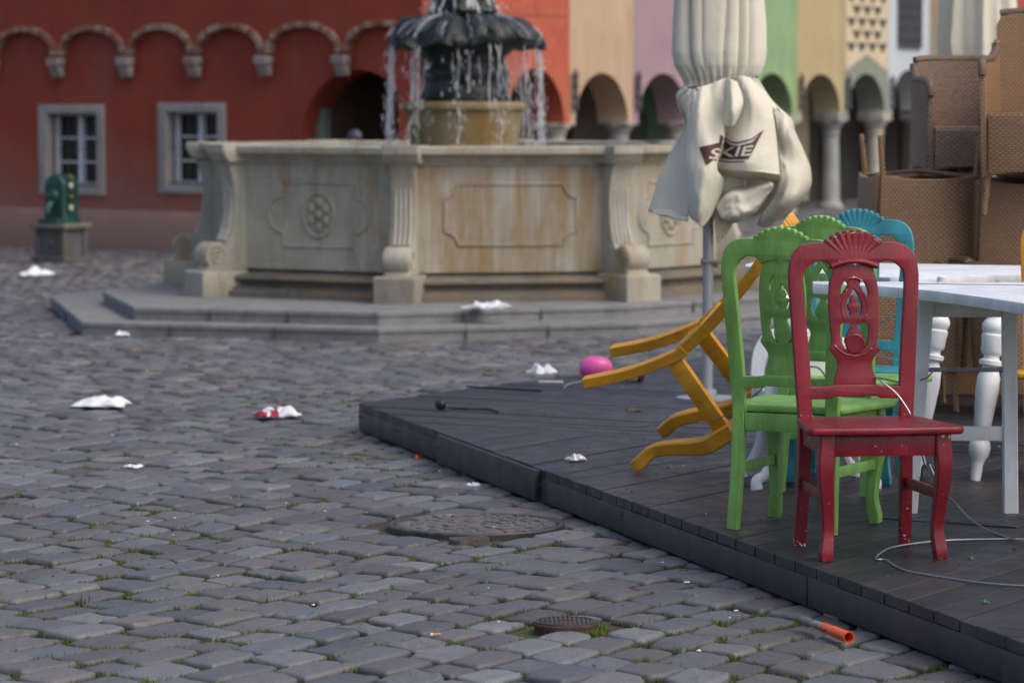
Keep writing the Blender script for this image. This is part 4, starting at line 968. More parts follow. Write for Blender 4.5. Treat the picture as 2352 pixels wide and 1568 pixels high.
for (a0, a1, z0, z1) in wrect:
    wo = .125
    m = MB(); m.add(*fill2d([[(a0, z0), (a1, z0), (a1, z1), (a0, z1)], [(a0+wo, z0+wo*.75), (a1-wo, z0+wo*.75), (a1-wo, z1-wo*.8), (a0+wo, z1-wo*.8)]], .14, .006), TW @ Matrix.Translation((0, 0, -.12)))
    wn_ = m.build('window', M_surr, rb)
    m = MB(); x0, x1, y0, y1 = a0+wo, a1-wo, z0+wo*.75, z1-wo*.8; D = -.17
    m.box(((x0+x1)/2, y0+.022, D), (x1-x0, .045, .04), TW); m.box(((x0+x1)/2, y1-.015, D), (x1-x0, .03, .04), TW)
    xm = (x0+x1)/2
    for xx, ww in ((x0+.02, .04), (x1-.02, .045), (xm, .075)): m.box((xx, (y0+y1)/2, D+.003), (ww, y1-y0-.002, .046), TW)
    for f_ in (.33, .66): m.box((xm, y0+(y1-y0)*f_, D-.002), (x1-x0-.01, .022, .03), TW)
    m.build('window_frame', M_white, wn_)
    m = MB(); m.add([(x0, y0, D-.03), (x1, y0, D-.03), (x1, y1, D-.03), (x0, y1, D-.03)], [(0, 1, 2, 3)], TW); m.build('pane', M_darkglass, wn_)
    m = MB(); m.box((xm, y0-.0+.012, -.09), (x1-x0, .03, .13), TW, bev=.004); m.build('sill', simple('grey_sill', (.12, .12, .13), (.08, .08, .085), 9, .5, .1), wn_)
    m = MB()
    for k in range(7):
        xx = x0+(x1-x0)*(k+.5)/7; m.tube([TW @ Vector((xx, y0+.01, -.06)), TW @ Vector((xx, y1-.01, -.06))], .005, 6)
    for f_ in (.04, .5, .97): m.tube([TW @ Vector((x0+.01, y0+(y1-y0)*f_, -.055)), TW @ Vector((x1-.01, y0+(y1-y0)*f_, -.055))], .004, 6)
    m.build('window_bars', simple('bar_iron', (.05, .045, .035), (.08, .07, .05), 20, .6, .1), wn_)
# passage behind the arch
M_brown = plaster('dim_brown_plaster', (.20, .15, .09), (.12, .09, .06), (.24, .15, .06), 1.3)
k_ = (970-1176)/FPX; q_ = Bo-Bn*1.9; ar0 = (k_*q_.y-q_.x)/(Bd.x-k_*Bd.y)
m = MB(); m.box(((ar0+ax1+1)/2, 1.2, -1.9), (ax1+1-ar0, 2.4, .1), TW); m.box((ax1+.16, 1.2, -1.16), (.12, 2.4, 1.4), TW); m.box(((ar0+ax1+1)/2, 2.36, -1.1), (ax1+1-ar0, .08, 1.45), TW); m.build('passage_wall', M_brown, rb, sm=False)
m = MB(); m.box((ax1-.06, BZ(700, 250)/2, -.30), (.11, BZ(700, 250), .14), TW, bev=.01); m.build('door_jamb', simple('sage_green_paint', (.16, .21, .17), (.12, .16, .13), 5, .6, .1), rb)
m = MB(); gr_ = random.Random(3)
for k in range(9):          # scrawled graffiti tag sprayed on the passage wall
    x = am+.42-.13*k; P = [Vector((x+gr_.uniform(-.06, .06), azs+.05+gr_.uniform(-.12, .16), -1.845)) for _ in range(4)]; m.tube([TW @ p for p in cr(P, 4)], .014, 5)
m.build('graffiti', simple('spray_paint_dark', (.012, .014, .018), (.02, .022, .026), 5, .6, 0), rb)

# ------------------------------------------------------------------ row of small arcaded houses
HL = lambda u: line_y(u, 1308, 1/44.5, 1920, 1/53.4)
H0 = HL(1308); Hd = (HL(2140)-H0).normalized(); Hn = Vector((Hd.y, -Hd.x, 0))
TH = Matrix(((Hd.x, 0, Hn.x, H0.x), (Hd.y, 0, Hn.y, H0.y), (0, 1, 0, 0), (0, 0, 0, 1)))
BW = 2.036
M_col = stone_mat('column_stone', (.50, .47, .40), (.36, .34, .29), (.38, .28, .16), .3)
M_colgrey = stone_mat('grey_column_stone', (.36, .36, .35), (.24, .24, .23), None)
def bay(k0, nb, name, label, c1, c2, c3, inner, door, zap=2.06, zsp=1.38, tint_rev=None, door_w=.7, door_h=1.5, cat='house'):
    x0 = k0*BW; t = empty(name, TH @ Vector((x0, 0, 0)), label=label, cat=cat, group='small arcaded houses behind the fountain')
    t.rotation_euler = (0, 0, atan2(Hd.y, Hd.x)); T = Matrix(((1, 0, 0, 0), (0, 0, -1, 0), (0, 1, 0, 0), (0, 0, 0, 1)))
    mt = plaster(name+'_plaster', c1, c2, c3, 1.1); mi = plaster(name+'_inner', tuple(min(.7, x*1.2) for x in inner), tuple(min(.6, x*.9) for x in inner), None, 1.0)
    out = [(0.004, zsp-.0), (0.004, 6), (nb*BW-.004, 6), (nb*BW-.004, zsp)]
    for j in range(nb-1, -1, -1):
        c = (j+.5)*BW; r_ = BW/2-.17
        out += [(c+r_*cos(b), zsp+(zap-zsp)*sin(b)) for b in np.linspace(0, pi, 20)]
    m = MB(); m.add(*fill2d([out], .22), T @ Matrix.Translation((0, 0, -.22))); m.mi = 1; rs = random.Random(8)
    for k in range(34 if name == 'orange_house' else 0):     # engraved sgraffito lines in the plaster
        x = 3.6+rs.uniform(0, 2.3); z = rs.uniform(2.45, 5.2); an = rs.choice((0, pi/2, 1.1, 2.0)); L = rs.uniform(.12, .5)
        m.box((0, 0, 0), (L, .004, .012), Matrix.Translation((x, -.0012, z)) @ Matrix.Rotation(an, 4, 'Y'))
    if name == 'orange_house': m.box((4.9, -.0012, 2.72), (2.2, .004, .016))
    m.build('wall', [mt, simple('engraved_dark', (.22, .06, .04), (.16, .04, .03), 5, .9, 0)], t, sm=False)
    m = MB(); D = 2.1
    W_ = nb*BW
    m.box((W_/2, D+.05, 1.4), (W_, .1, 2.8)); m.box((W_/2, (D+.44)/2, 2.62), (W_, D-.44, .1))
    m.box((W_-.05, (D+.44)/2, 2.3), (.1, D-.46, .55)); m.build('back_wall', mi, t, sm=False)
    for j in range(nb):
        m = MB(); c = (j+.42)*BW; m.add(*fill2d([[(c-door_w/2, .02), (c+door_w/2, .02), (c+door_w/2, door_h-.2)]+[(c+door_w/2*cos(b), door_h-.2+.2*sin(b)) for b in np.linspace(0, pi, 9)[1:-1]]+[(c-door_w/2, door_h-.2)]], .03, .008), Matrix.Translation((0, D-.03, 0)) @ T)
        m.build('door', simple(name+'_door', door, tuple(x*.7 for x in door), 6, .6, .2), t)
    for j in range(nb):
        m = MB(); cxx = j*BW
        kk = [(.20, 0), (.20, .06), (.155, .10), (.15, .14), (.135, .7), (.13, 1.12), (.15, 1.14), (.15, 1.16), (.13, 1.18), (.15, 1.23), (.19, 1.30), (.215, 1.325), (.215, 1.375)]
        m.lathe(kk, 24, Matrix.Translation((cxx, .22, 0))); m.box((cxx, .22, zsp-.002-.02 if zsp > 1.4 else 1.36), (.43, .43, .05 if zsp <= 1.4 else (zsp-1.36)*1+.04), bev=.008) if False else m.box((cxx, .22, (1.345+zsp)/2), (.42, .43, zsp-1.345-.002), bev=.006)
        m.build('column', M_col if (k0+j) % 2 == 0 else M_colgrey, t)
    for j in range(nb+0):
        if k0+j < -1: continue
        m = MB(); m.lathe([(.01, 1.5)]+[(.02+.025*abs(sin(i_*1.1)), 1.52+i_*.045) for i_ in range(12)]+[(.01, 2.07)], 8, Matrix.Translation((j*BW+.06, -.06, 0))); m.build('iron_chain', simple('chain_iron', (.05, .05, .055), (.08, .08, .085), 9, .6, .1), t)
    return t, T
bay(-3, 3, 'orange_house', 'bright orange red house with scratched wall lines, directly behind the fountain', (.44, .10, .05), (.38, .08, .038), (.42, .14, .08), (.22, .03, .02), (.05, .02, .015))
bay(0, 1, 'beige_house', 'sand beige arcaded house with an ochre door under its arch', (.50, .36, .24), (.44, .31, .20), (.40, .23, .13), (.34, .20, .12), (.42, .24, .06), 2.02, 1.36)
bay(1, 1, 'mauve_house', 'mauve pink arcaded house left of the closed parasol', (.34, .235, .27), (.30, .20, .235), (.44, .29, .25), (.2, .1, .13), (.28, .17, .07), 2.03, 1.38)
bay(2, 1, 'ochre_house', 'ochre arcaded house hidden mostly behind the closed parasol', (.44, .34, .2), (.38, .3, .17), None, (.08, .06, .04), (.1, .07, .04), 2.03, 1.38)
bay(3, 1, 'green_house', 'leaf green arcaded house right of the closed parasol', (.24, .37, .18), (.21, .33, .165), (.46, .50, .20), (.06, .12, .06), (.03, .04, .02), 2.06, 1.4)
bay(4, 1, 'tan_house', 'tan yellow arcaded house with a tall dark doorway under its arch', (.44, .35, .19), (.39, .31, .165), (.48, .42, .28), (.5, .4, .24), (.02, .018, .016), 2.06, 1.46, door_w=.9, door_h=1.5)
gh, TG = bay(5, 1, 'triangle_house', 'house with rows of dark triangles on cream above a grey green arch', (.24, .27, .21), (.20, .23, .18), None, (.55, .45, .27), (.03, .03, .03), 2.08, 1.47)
m = MB()
zf = 2.10
m.add([(.03, -.004, zf), (BW/2, -.004, zf+.36), (BW-.03, -.004, zf), (BW-.03, -.004, 5.9), (.03, -.004, 5.9)], [(0, 1, 2, 3, 4)]) if False else m.add([(.03, -.006, zf+.02), (BW*.5, -.006, zf+.28), (BW-.03, -.006, zf+.02), (BW-.03, -.006, 5.9), (.03, -.006, 5.9)], [(0, 1, 2, 3, 4)])
m.build('cream_field', plaster('cream_field', (.60, .50, .34), (.54, .44, .29), None, 2), gh, sm=False)
m = MB(); nx_ = 4
for r_ in range(19):
    for k in range(nx_):
        x = .05+(k+.5+(.0 if r_ % 2 else .5))*(BW-.1)/nx_; z = zf+.10+r_*.19; hw = (BW-.1)/nx_*.46
        if z < zf+.06+.26*(1-abs(x-BW/2)/(BW/2)) or x+hw > BW-.03: continue
        m.add([(x-hw, -.010, z+.165), (x+hw, -.010, z+.165), (x, -.010, z+.01), (x-hw, -.004, z+.165), (x+hw, -.004, z+.165), (x, -.004, z+.01)], [(0, 2, 1), (0, 1, 4, 3), (1, 2, 5, 4), (2, 0, 3, 5)])
m.build('dark_triangles', simple('triangle_dark', (.035, .035, .028), (.06, .06, .045), 12, .8, .1), gh, sm=False)
wh, TG = bay(6, 1, 'white_house', 'pale blue white house with a dark wrought iron lattice window', (.52, .56, .58), (.46, .50, .53), None, (.55, .47, .32), (.30, .24, .14), 2.16, 1.5)
m = MB(); zc = 2.62
for k in range(8): m.box((.45+k*.155, -.03, zc+.35), (.03, .02, .95 if 0 < k < 7 else .85))
for k in range(6): m.box((.99, -.034, zc-.1+k*.18), (1.2, .02, .028))
for k in range(7):
    for j in range(5): m.lathe([(.05, -.008), (.05, .008), (.035, .008), (.035, -.008)], 12, Matrix.Translation((.53+k*.155, -.032, zc-.01+j*.18)) @ Matrix.Rotation(pi/2, 4, 'X'), cap=False)
m.build('window_lattice', simple('lattice_iron', (.05, .055, .065), (.08, .085, .09), 9, .6, .1), wh)
m = MB(); m.box((.99, -.004, zc+.35), (1.16, .012, .9)); m.build('window_recess', simple('recess_grey', (.22, .23, .25), (.16, .17, .18), 6, .7, .1), wh, sm=False)
m = MB(); m.box((.95, -.05, 3.42), (1.2, .12, .06), bev=.01); m.box((.95, -.02, 3.9), (1.0, .04, .85)); m.build('upper_window', M_cream, wh)
bh, _ = bay(7, 1, 'brick_green_house', 'narrow green and terracotta patterned house beside the far parasol', (.20, .25, .17), (.27, .16, .10), (.32, .15, .09), (.05, .05, .04), (.04, .03, .02), 2.06, 1.46)
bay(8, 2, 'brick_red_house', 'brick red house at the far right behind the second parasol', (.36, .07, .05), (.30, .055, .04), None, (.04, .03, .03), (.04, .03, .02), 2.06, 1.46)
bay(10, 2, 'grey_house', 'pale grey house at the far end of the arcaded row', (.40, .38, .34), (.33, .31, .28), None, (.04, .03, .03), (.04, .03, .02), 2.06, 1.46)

# ------------------------------------------------------------------ green cast iron pump
pp = at(136, 603, 0); pu = empty('water_pump', (pp.x, pp.y+.15, 0), radians(-32), 'old dark green cast iron street pump on a stone pedestal before the red wall', 'pump')
M_pg = simple('bottle_green_enamel', (.005, .036, .028), (.010, .058, .045), 6, .3, .3, 40)
M_pb = stone_mat('pump_pedestal_stone', (.11, .11, .115), (.07, .07, .075), (.10, .08, .06), .5); M_pc = stone_mat('pump_cap_stone', (.17, .145, .12), (.13, .115, .095), None)
m = MB(); m.box((0, 0, .18), (.34, .34, .36), bev=.012)
for sx in (-1, 1):
    for sy in (-1, 1): m.box((sx*.165, sy*.165, .18), (.06, .06, .362), bev=.008)
m.box((0, 0, .03), (.44, .44, .06), bev=.012); m.ball((0, -.17, .2), .05, 8, (1, .4, 1.2)); m.build('pedestal', M_pb, pu)
m = MB(); m.box((0, 0, .375), (.46, .46, .05), bev=.012); m.build('cap', M_pc, pu)
m = MB(); P = [(-.15, .40), (.15, .40), (.135, .46), (.125, .55), (.13, .78)]+[(.13*cos(b), .78+.13*sin(b)) for b in np.linspace(0, pi, 13)[1:-1]]+[(-.13, .78), (-.125, .55), (-.135, .46)]
m.add(*fill2d([P], .13, .02, 3), Matrix(((1, 0, 0, 0), (0, 0, -1, .02), (0, 1, 0, 0), (0, 0, 0, 1))))
m.sweep(cr([(0, -.10, .62), (0, -.17, .60), (0, -.215, .54), (0, -.23, .50)], 4), lambda i, t: [(.035*cos(b)*(1-.2*t), .035*sin(b)*(1-.2*t)) for b in np.linspace(0, 2*pi, 11)[:-1]])
m.ball((0, -.12, .68), .07, 10, (1, .6, 1.1)); m.box((0, -.13, .425), (.26, .18, .05), bev=.02); m.build('pump_body', M_pg, pu)
for z, c in ((.79, 0), (.56, 0)):
    m = MB(); m.ball((.158, -.02, z), .030, 10, (.5, 1, 1.1)); m.build('enamel_boss', simple('ivory_enamel', (.5, .48, .4), (.4, .38, .3), 5, .3, .1), pu)
for z in (.875, .675):
    m = MB(); m.ball((.155, -.02, z), .022, 8); m.build('brass_knob', simple('brass', (.35, .18, .05), (.25, .13, .04), 8, .35, .1, 50, .7), pu)

# ------------------------------------------------------------------ closed parasols
def patch(rows, n=6):
    """smooth sheet through a net of (u, v, depth offset) points around Y0"""
    R = [cr(r_, n) for r_ in rows]; cols = list(zip(*R)); C_ = [cr(list(c), n) for c in cols]
    return [list(r_) for r_ in zip(*C_)]
UY = 17.75
um = empty('parasol', cp(1625, 913, UY), label='closed cream parasol on a grey pole, tied with cord, with a brown emblem', cat='parasol')
UL = um.location.copy(); UL.z = DECK; um.location = UL
def U(u, v, dy): return cp(u, v, UY+dy)-UL
m = MB(); m.tube([(0, 0, 0), (0, 0, 2.95)], .0275, 20); m.build('pole', M_polegrey, um)
m = MB(); m.lathe([(.16, 0), (.16, .012), (.05, .02), (.045, .05), (.033, .055)], 24, cap=False); m.build('base_plate', M_polegrey, um)
m = MB(); m.lathe([(.034, -.014), (.036, 0), (.034, .014)], 16, Matrix.Translation(U(1625, 600, 0))); m.tube([U(1615, 600, -.03), U(1700, 602, -.03)], .009, 8); m.build('clamp', simple('faded_pink_metal', (.38, .28, .25), (.28, .2, .18), 9, .6, .1), um)
# gathered body: rows of (v, left u, right u); deep pleats all round
rows = [(-330, 1590, 1700), (-150, 1565, 1735), (-40, 1549, 1752), (60, 1542, 1759), (120, 1540, 1759), (150, 1547, 1755), (170, 1560, 1745), (186, 1571, 1733), (194, 1573, 1730), (206, 1566, 1736), (235, 1580, 1745), (280, 1592, 1765), (330, 1600, 1775), (380, 1605, 1780), (430, 1612, 1775), (470, 1622, 1755), (490, 1632, 1730), (500, 1645, 1700)]
VAL = [(pi+acos_(.72), .30, .07, .5), (pi+acos_(-.12), .12, .05, -.6), (pi+acos_(-.52), .34, .06, -.3), (pi+acos_(-.74), .22, .05, -.2), (pi+acos_(.42), .07, .05, .3), (.3, .3, .1, 0), (1.2, .3, .1, 0), (2.2, .3, .1, 0), (2.9, .2, .1, 0)]
m = MB(); K = 220; P = []

def tri(x): return abs((x/(2*pi)) % 1*2-1)*2-1
fine_rows = []
for i in range(len(rows)-1):
    for k in range(4):
        t = k/4; fine_rows.append(tuple(rows[i][q]+(rows[i+1][q]-rows[i][q])*(t*t*(3-2*t)*.5+t*.5) for q in range(3)))
fine_rows.append(rows[-1])
for (v, ul, ur) in fine_rows:
    c = U((ul+ur)/2, v, 0); w2 = (ur-ul)/2*UY/FPX; row = []
    lowr = max(0, min(1, (v-200)/200)); uprow = max(0, min(1, (150-v)/120)); pinch = math.exp(-((v-190)/28)**2)
    for j in range(K+1):
        a = 2*pi*j/K
        ph_ = .5*sin(v*.012)+.25*sin(v*.031+a*2)
        f_ = (.10*tri(a*6+ph_*1.2)+.05*sin(a*13+1.3+ph_)+.03*sin(a*23+v*.02))*lowr+.05*sin(a*2+1)+.02*sin(a*5+.8+v*.006)+.008*sin(a*9+v*.01)
        for (va, vd, vw, sl_) in VAL: 
            da = abs((a-va-sl_*(v-60)*.001+pi) % (2*pi)-pi); f_ -= vd*math.exp(-da/vw)*(1-lowr*.5)
        f_ += .05
        f_ = f_*(.75+.5*lowr)*(1-pinch*.2)+pinch*.05*sin(a*31)
        r_ = 1+f_*(1.15 if True else 1)-.08
        row.append((c.x+w2*r_*cos(a), c.y+w2*.78*r_*sin(a), c.z+.012*sin(a*5+v*.05)*lowr))
    P.append(row)
m.grid(P)
def sheet(rows, n=10, wr=.006, seed=0):
    G = patch([[U(*q) for q in r_] for r_ in rows], n); NR = len(G)
    for i_, r_ in enumerate(G):
        t = i_/(NR-1); NC = len(r_)
        for i, p in enumerate(r_):
            c_ = i/(NC-1)
            cre = 1-2*abs(noise.noise(Vector((c_*2.6+seed*7.3+t*.7, t*1.1, seed)))); cre2 = 1-2*abs(noise.noise(Vector((c_*2.2+t*2.4+seed*3, t*2.2-c_*1.6, seed+4)))); 
            edge = min(1, 4*c_, 4*(1-c_))*.7+.3
            dy = -(wr*7.0)*(cre**3-.25)*edge*(.5+.5*t)-(wr*6.0)*(max(0, cre2)**4-.1)*edge
            gather = wr*2.2*sin(c_*26+seed)*math.exp(-t*5)
            r_[i] = p+Vector((wr*.9*noise.noise(Vector((p.x*11, p.z*13+seed, 0))), dy+gather, 0))
    m.grid(G)
def Kc(X, Y, d): return (1375.8+.4153*X, .4153*Y, d)
def ksheet(rows, wr=.0028, seed=0): sheet([[Kc(*q) for q in r_] for r_ in rows], 8, wr, seed)
ksheet([[(470, 478, -.10), (495, 490, -.13), (520, 500, -.19)], [(425, 530, -.05), (455, 560, -.10), (500, 600, -.22)], [(450, 620, -.06), (480, 650, -.05), (492, 690, -.24)],
        [(475, 690, -.02), (482, 720, -.06), (488, 780, -.26)], [(420, 800, 0), (455, 830, -.06), (486, 870, -.28)], [(340, 960, .02), (420, 980, -.06), (488, 1000, -.28)], [(272, 1172, .04), (380, 1190, -.06), (496, 1200, -.26)]], seed=1)
ksheet([[(290, 1150, .06), (390, 1125, .02), (485, 1095, -.06)], [(300, 1175, -.06), (400, 1185, -.14), (492, 1180, -.22)], [(330, 1190, -.06), (410, 1208, -.17), (492, 1228, -.25)]], seed=2)
ksheet([[(520, 500, -.19), (560, 480, -.20), (620, 465, -.20), (700, 430, -.19)], [(505, 600, -.22), (560, 590, -.29), (620, 580, -.23), (690, 560, -.25)], [(490, 700, -.24), (550, 700, -.32), (620, 690, -.26), (692, 690, -.24)],
        [(486, 860, -.28), (550, 850, -.33), (620, 830, -.33), (690, 780, -.27)], [(488, 1000, -.28), (550, 1000, -.36), (630, 960, -.34), (652, 930, -.30)], [(494, 1150, -.26), (550, 1160, -.34), (620, 1130, -.28), (692, 1010, -.22)],
        [(505, 1205, -.25), (545, 1235, -.29), (575, 1252, -.26), (640, 1165, -.2)]], wr=.002, seed=3)
ksheet([[(740, 425, -.17), (780, 420, -.20), (815, 425, -.18), (840, 430, -.14)], [(700, 560, -.10), (780, 560, -.20), (860, 560, -.25), (940, 555, -.16)], [(670, 700, -.12), (770, 700, -.24), (870, 680, -.27), (965, 650, -.20)],
        [(660, 800, -.15), (770, 810, -.29), (880, 800, -.30), (985, 790, -.23)], [(640, 915, -.20), (760, 928, -.31), (890, 935, -.33), (998, 948, -.28)], [(645, 940, -.18), (765, 952, -.27), (890, 955, -.29), (1002, 968, -.27)], [(665, 985, -.04), (770, 1000, -.05), (880, 1000, -.06), (985, 1010, -.12)]], wr=.0015, seed=4)
ksheet([[(660, 1110, -.10), (720, 1050, -.12), (820, 1030, -.13), (900, 1000, -.16)], [(650, 1140, -.22), (720, 1075, -.27), (820, 1060, -.27), (955, 1010, -.28)], [(660, 1180, -.24), (735, 1140, -.28), (835, 1120, -.28), (960, 1040, -.27)],
        [(685, 1215, -.25), (755, 1195, -.29), (845, 1160, -.28), (925, 1090, -.25)], [(715, 1240, -.2), (780, 1224, -.22), (850, 1182, -.22), (905, 1120, -.2)]], wr=.002, seed=5)
ksheet([[(850, 430, -.13), (870, 435, -.08), (880, 440, 0)], [(935, 560, -.16), (955, 560, -.10), (965, 565, .02)], [(975, 650, -.17), (1030, 640, -.15), (1060, 655, .02)], [(985, 760, -.19), (1050, 745, -.23), (1085, 725, .0)],
        [(1000, 900, -.20), (1085, 880, -.15), (1140, 850, 0)], [(1000, 1000, -.19), (1100, 990, -.18), (1172, 945, 0)], [(960, 1100, -.15), (1070, 1100, -.20), (1168, 1040, 0)], [(900, 1190, -.12), (1000, 1190, -.12), (1090, 1145, 0)], [(870, 1240, -.06), (920, 1255, -.04), (1000, 1210, .04)]], seed=6)
ksheet([[(705, 430, -.20), (735, 440, -.26), (765, 455, -.22)], [(700, 560, -.26), (738, 600, -.36), (798, 560, -.29)], [(690, 690, -.27), (735, 702, -.35), (768, 655, -.30)]], wr=.0015, seed=7)
ksheet([[(640, 1150, -.08), (690, 1200, 0), (740, 1230, .05)], [(640, 1260, -.06), (670, 1310, .02), (720, 1270, .06)], [(655, 1330, -.04), (668, 1335, .02), (700, 1290, .06)]], seed=8)
canopy = m.build('canopy', M_cloth, um, ang=70)
canopy.data.update()
sol = canopy.modifiers.new('t', 'SOLIDIFY'); sol.thickness = .0025; sol.offset = 0
m = MB(); tie = []
for j in range(0, 49):
    a = 2*pi*j/48; vv = 196-7*cos(a+.6) if True else 190
    c = U(1651, 191-14*cos(a), 0); tie.append((c.x+.198*cos(a), c.y+.172*sin(a)-.012, c.z))
m.tube(tie[:-1], .006, 8, closed=True); m.build('cord', simple('grey_elastic', (.10, .11, .12), (.16, .17, .18), 40, .7, .2), um)
m = MB(); m.ball(U(1602, 205, -.20), .011, 8); m.build('cord_toggle', M_steel, um)
# emblem printed on the canvas: projected from the front onto the cloth
bvh = BVHTree.FromPolygons([v_.co for v_ in canopy.data.vertices], [p.vertices for p in canopy.data.polygons])
def print_on(vs2d, fs, mat, name, off, parent):
    """vs2d in photo pixels; drop every point straight back onto the canvas"""
    vs = []; ok = []
    for (u, v) in vs2d:
        p = U(u, v, -.9); h = bvh.ray_cast(p, Vector((0, 1, 0)), 1.6)
        if h[0] is None: vs.append(p); ok.append(False)
        else: vs.append(h[0]-Vector((0, off, 0))); ok.append(True)
    F_ = [f for f in fs if all(ok[i] for i in f) and max((vs[i]-vs[j]).length for i in f for j in f) < .06]
    mm = MB(); mm.add(vs, F_); o_ = mm.build(name, mat, parent, ang=60); return o_
def tess(poly, step=3.0):
    """grid-tessellate a 2-D polygon so that it can follow the folds"""
    bm = bmesh.new(); vs = [bm.verts.new((p[0], p[1], 0)) for p in poly]; bm.faces.new(vs)
    x0, x1 = min(p[0] for p in poly), max(p[0] for p in poly); y0, y1 = min(p[1] for p in poly), max(p[1] for p in poly)
    x = x0+step
    while x < x1: bmesh.ops.bisect_plane(bm, geom=bm.verts[:]+bm.edges[:]+bm.faces[:], plane_co=(x, 0, 0), plane_no=(1, 0, 0)); x += step
    y = y0+step
    while y < y1: bmesh.ops.bisect_plane(bm, geom=bm.verts[:]+bm.edges[:]+bm.faces[:], plane_co=(0, y, 0), plane_no=(0, 1, 0)); y += step
    bm.verts.index_update(); r_ = [(w.co.x, w.co.y) for w in bm.verts], [[w.index for w in f.verts] for f in bm.faces]; bm.free(); return r_
M_emb = simple('brown_print', (.075, .022, .018), (.06, .018, .015), 20, .7, .1); M_let = simple('cream_print', (.64, .62, .54), (.58, .56, .48), 20, .7, .1)
vs, fs = tess([(1620, 342), (1668, 331), (1672, 312), (1700, 328), (1712, 330), (1745, 322), (1777, 300), (1738, 370), (1690, 372), (1656, 366), (1652, 374), (1636, 386)]); emb = print_on(vs, fs, M_emb, 'emblem', .004, um)
vs, fs = tess([(1654, 373), (1690, 379), (1726, 377), (1730, 374), (1690, 375.5), (1656, 370)], 3); print_on(vs, fs, M_emb, 'emblem_stripe', .004, um)
vs, fs = tess([(1676, 318), (1700, 333), (1713, 335), (1746, 326), (1766, 311), (1746, 330), (1712, 339.5), (1698, 337)], 3); print_on(vs, fs, M_let, 'emblem_border', .0065, um)
def text_faces(body, x0, y0, w_, h_, shear, rot):
    cu = bpy.data.curves.new('t', 'FONT'); cu.body = body; cu.resolution_u = 3; cu.offset = .012; ob = bpy.data.objects.new('t', cu); COL.objects.link(ob)
    dg = bpy.context.evaluated_depsgraph_get(); me = bpy.data.meshes.new_from_object(ob.evaluated_get(dg)); bm = bmesh.new(); bm.from_mesh(me)
    xs = [w.co.x for w in bm.verts]; ys = [w.co.y for w in bm.verts]; ax_, bx_, ay_, by_ = min(xs), max(xs), min(ys), max(ys)
    for w in bm.verts:
        a, b_ = (w.co.x-ax_)/(bx_-ax_), (w.co.y-ay_)/(by_-ay_); x = a*w_+b_*shear; y = -b_*h_
        w.co = Vector((x0+x*cos(rot)-y*sin(rot), y0+x*sin(rot)+y*cos(rot), 0))
    for ax2 in (0, 1):
        lo = min(w.co[ax2] for w in bm.verts); hi = max(w.co[ax2] for w in bm.verts); c = lo+4
        while c < hi:
            co = [0, 0, 0]; no = [0, 0, 0]; co[ax2] = c; no[ax2] = 1; bmesh.ops.bisect_plane(bm, geom=bm.verts[:]+bm.edges[:]+bm.faces[:], plane_co=co, plane_no=no); c += 4
    bm.verts.index_update(); r_ = [(w.co.x, w.co.y) for w in bm.verts], [[w.index for w in f.verts] for f in bm.faces]; bm.free()
    bpy.data.objects.remove(ob); bpy.data.curves.remove(cu); bpy.data.meshes.remove(me); return r_
vs, fs = text_faces('SKIE', 1642, 370, 100, 23, 11, radians(-5)); print_on(vs, fs, M_let, 'emblem_lettering', .0075, emb)

# second parasol, far right behind the stacked wicker chairs
pz = at(2250, 640, DECK)
um2 = empty('parasol', (cp(2248, 300, 22.5).x, 22.5, DECK), label='cream closed parasol hanging in long pleats behind the stacked wicker chairs at top right', cat='parasol')
m = MB(); rows = [(-420, 2215, 2280), (-250, 2190, 2305), (-90, 2176, 2318), (30, 2168, 2326), (100, 2166, 2328), (150, 2172, 2322), (200, 2182, 2312)]; P = []
for i in range(len(rows)-1):
    for k in range(5):
        t = k/5; v, ul, ur = [rows[i][q]+(rows[i+1][q]-rows[i][q])*t for q in range(3)]; c = cp((ul+ur)/2, v, 22.5)-um2.location; w2 = (ur-ul)/2*22.5/FPX
        P.append([(c.x+w2*(1+.14*tri(a*8+.3*sin(v*.01))+.06*sin(a*15))*cos(a), c.y+w2*(1+.14*tri(a*8+.3*sin(v*.01))+.06*sin(a*15))*sin(a), c.z) for a in [2*pi*j/150 for j in range(151)]])
m.grid(P); m.build('canopy', M_cloth, um2, ang=70)
m = MB(); m.tube([(0, 0, 0), (0, 0, 3.2)], .0275, 16); m.build('pole', M_polegrey, um2)

# ------------------------------------------------------------------ wicker armchairs and their table
M_wick = wicker_mat('brown_wicker', (.46, .275, .145), (.40, .235, .12)); M_wickp = wicker_mat('pale_wicker', (.38, .26, .19), (.27, .18, .13))
M_wickr = simple('wicker_rim', (.15, .098, .062), (.09, .058, .036), 60, .5, .5, 150)
def cut(vs, fs, ax, step):
    bm = bmesh.new(); B_ = [bm.verts.new(v) for v in vs]
    for f in fs:
        try: bm.faces.new([B_[i] for i in f])
        except ValueError: pass
    lo = min(v[ax] for v in vs); hi = max(v[ax] for v in vs); c = lo+step
    while c < hi-.001:
        co = [0, 0, 0]; no = [0, 0, 0]; co[ax] = c; no[ax] = 1; bmesh.ops.bisect_plane(bm, geom=bm.verts[:]+bm.edges[:]+bm.faces[:], plane_co=co, plane_no=no); c += step
    bm.verts.index_update(); r_ = [w.co.copy() for w in bm.verts], [[w.index for w in f.verts] for f in bm.faces]; bm.free(); return r_
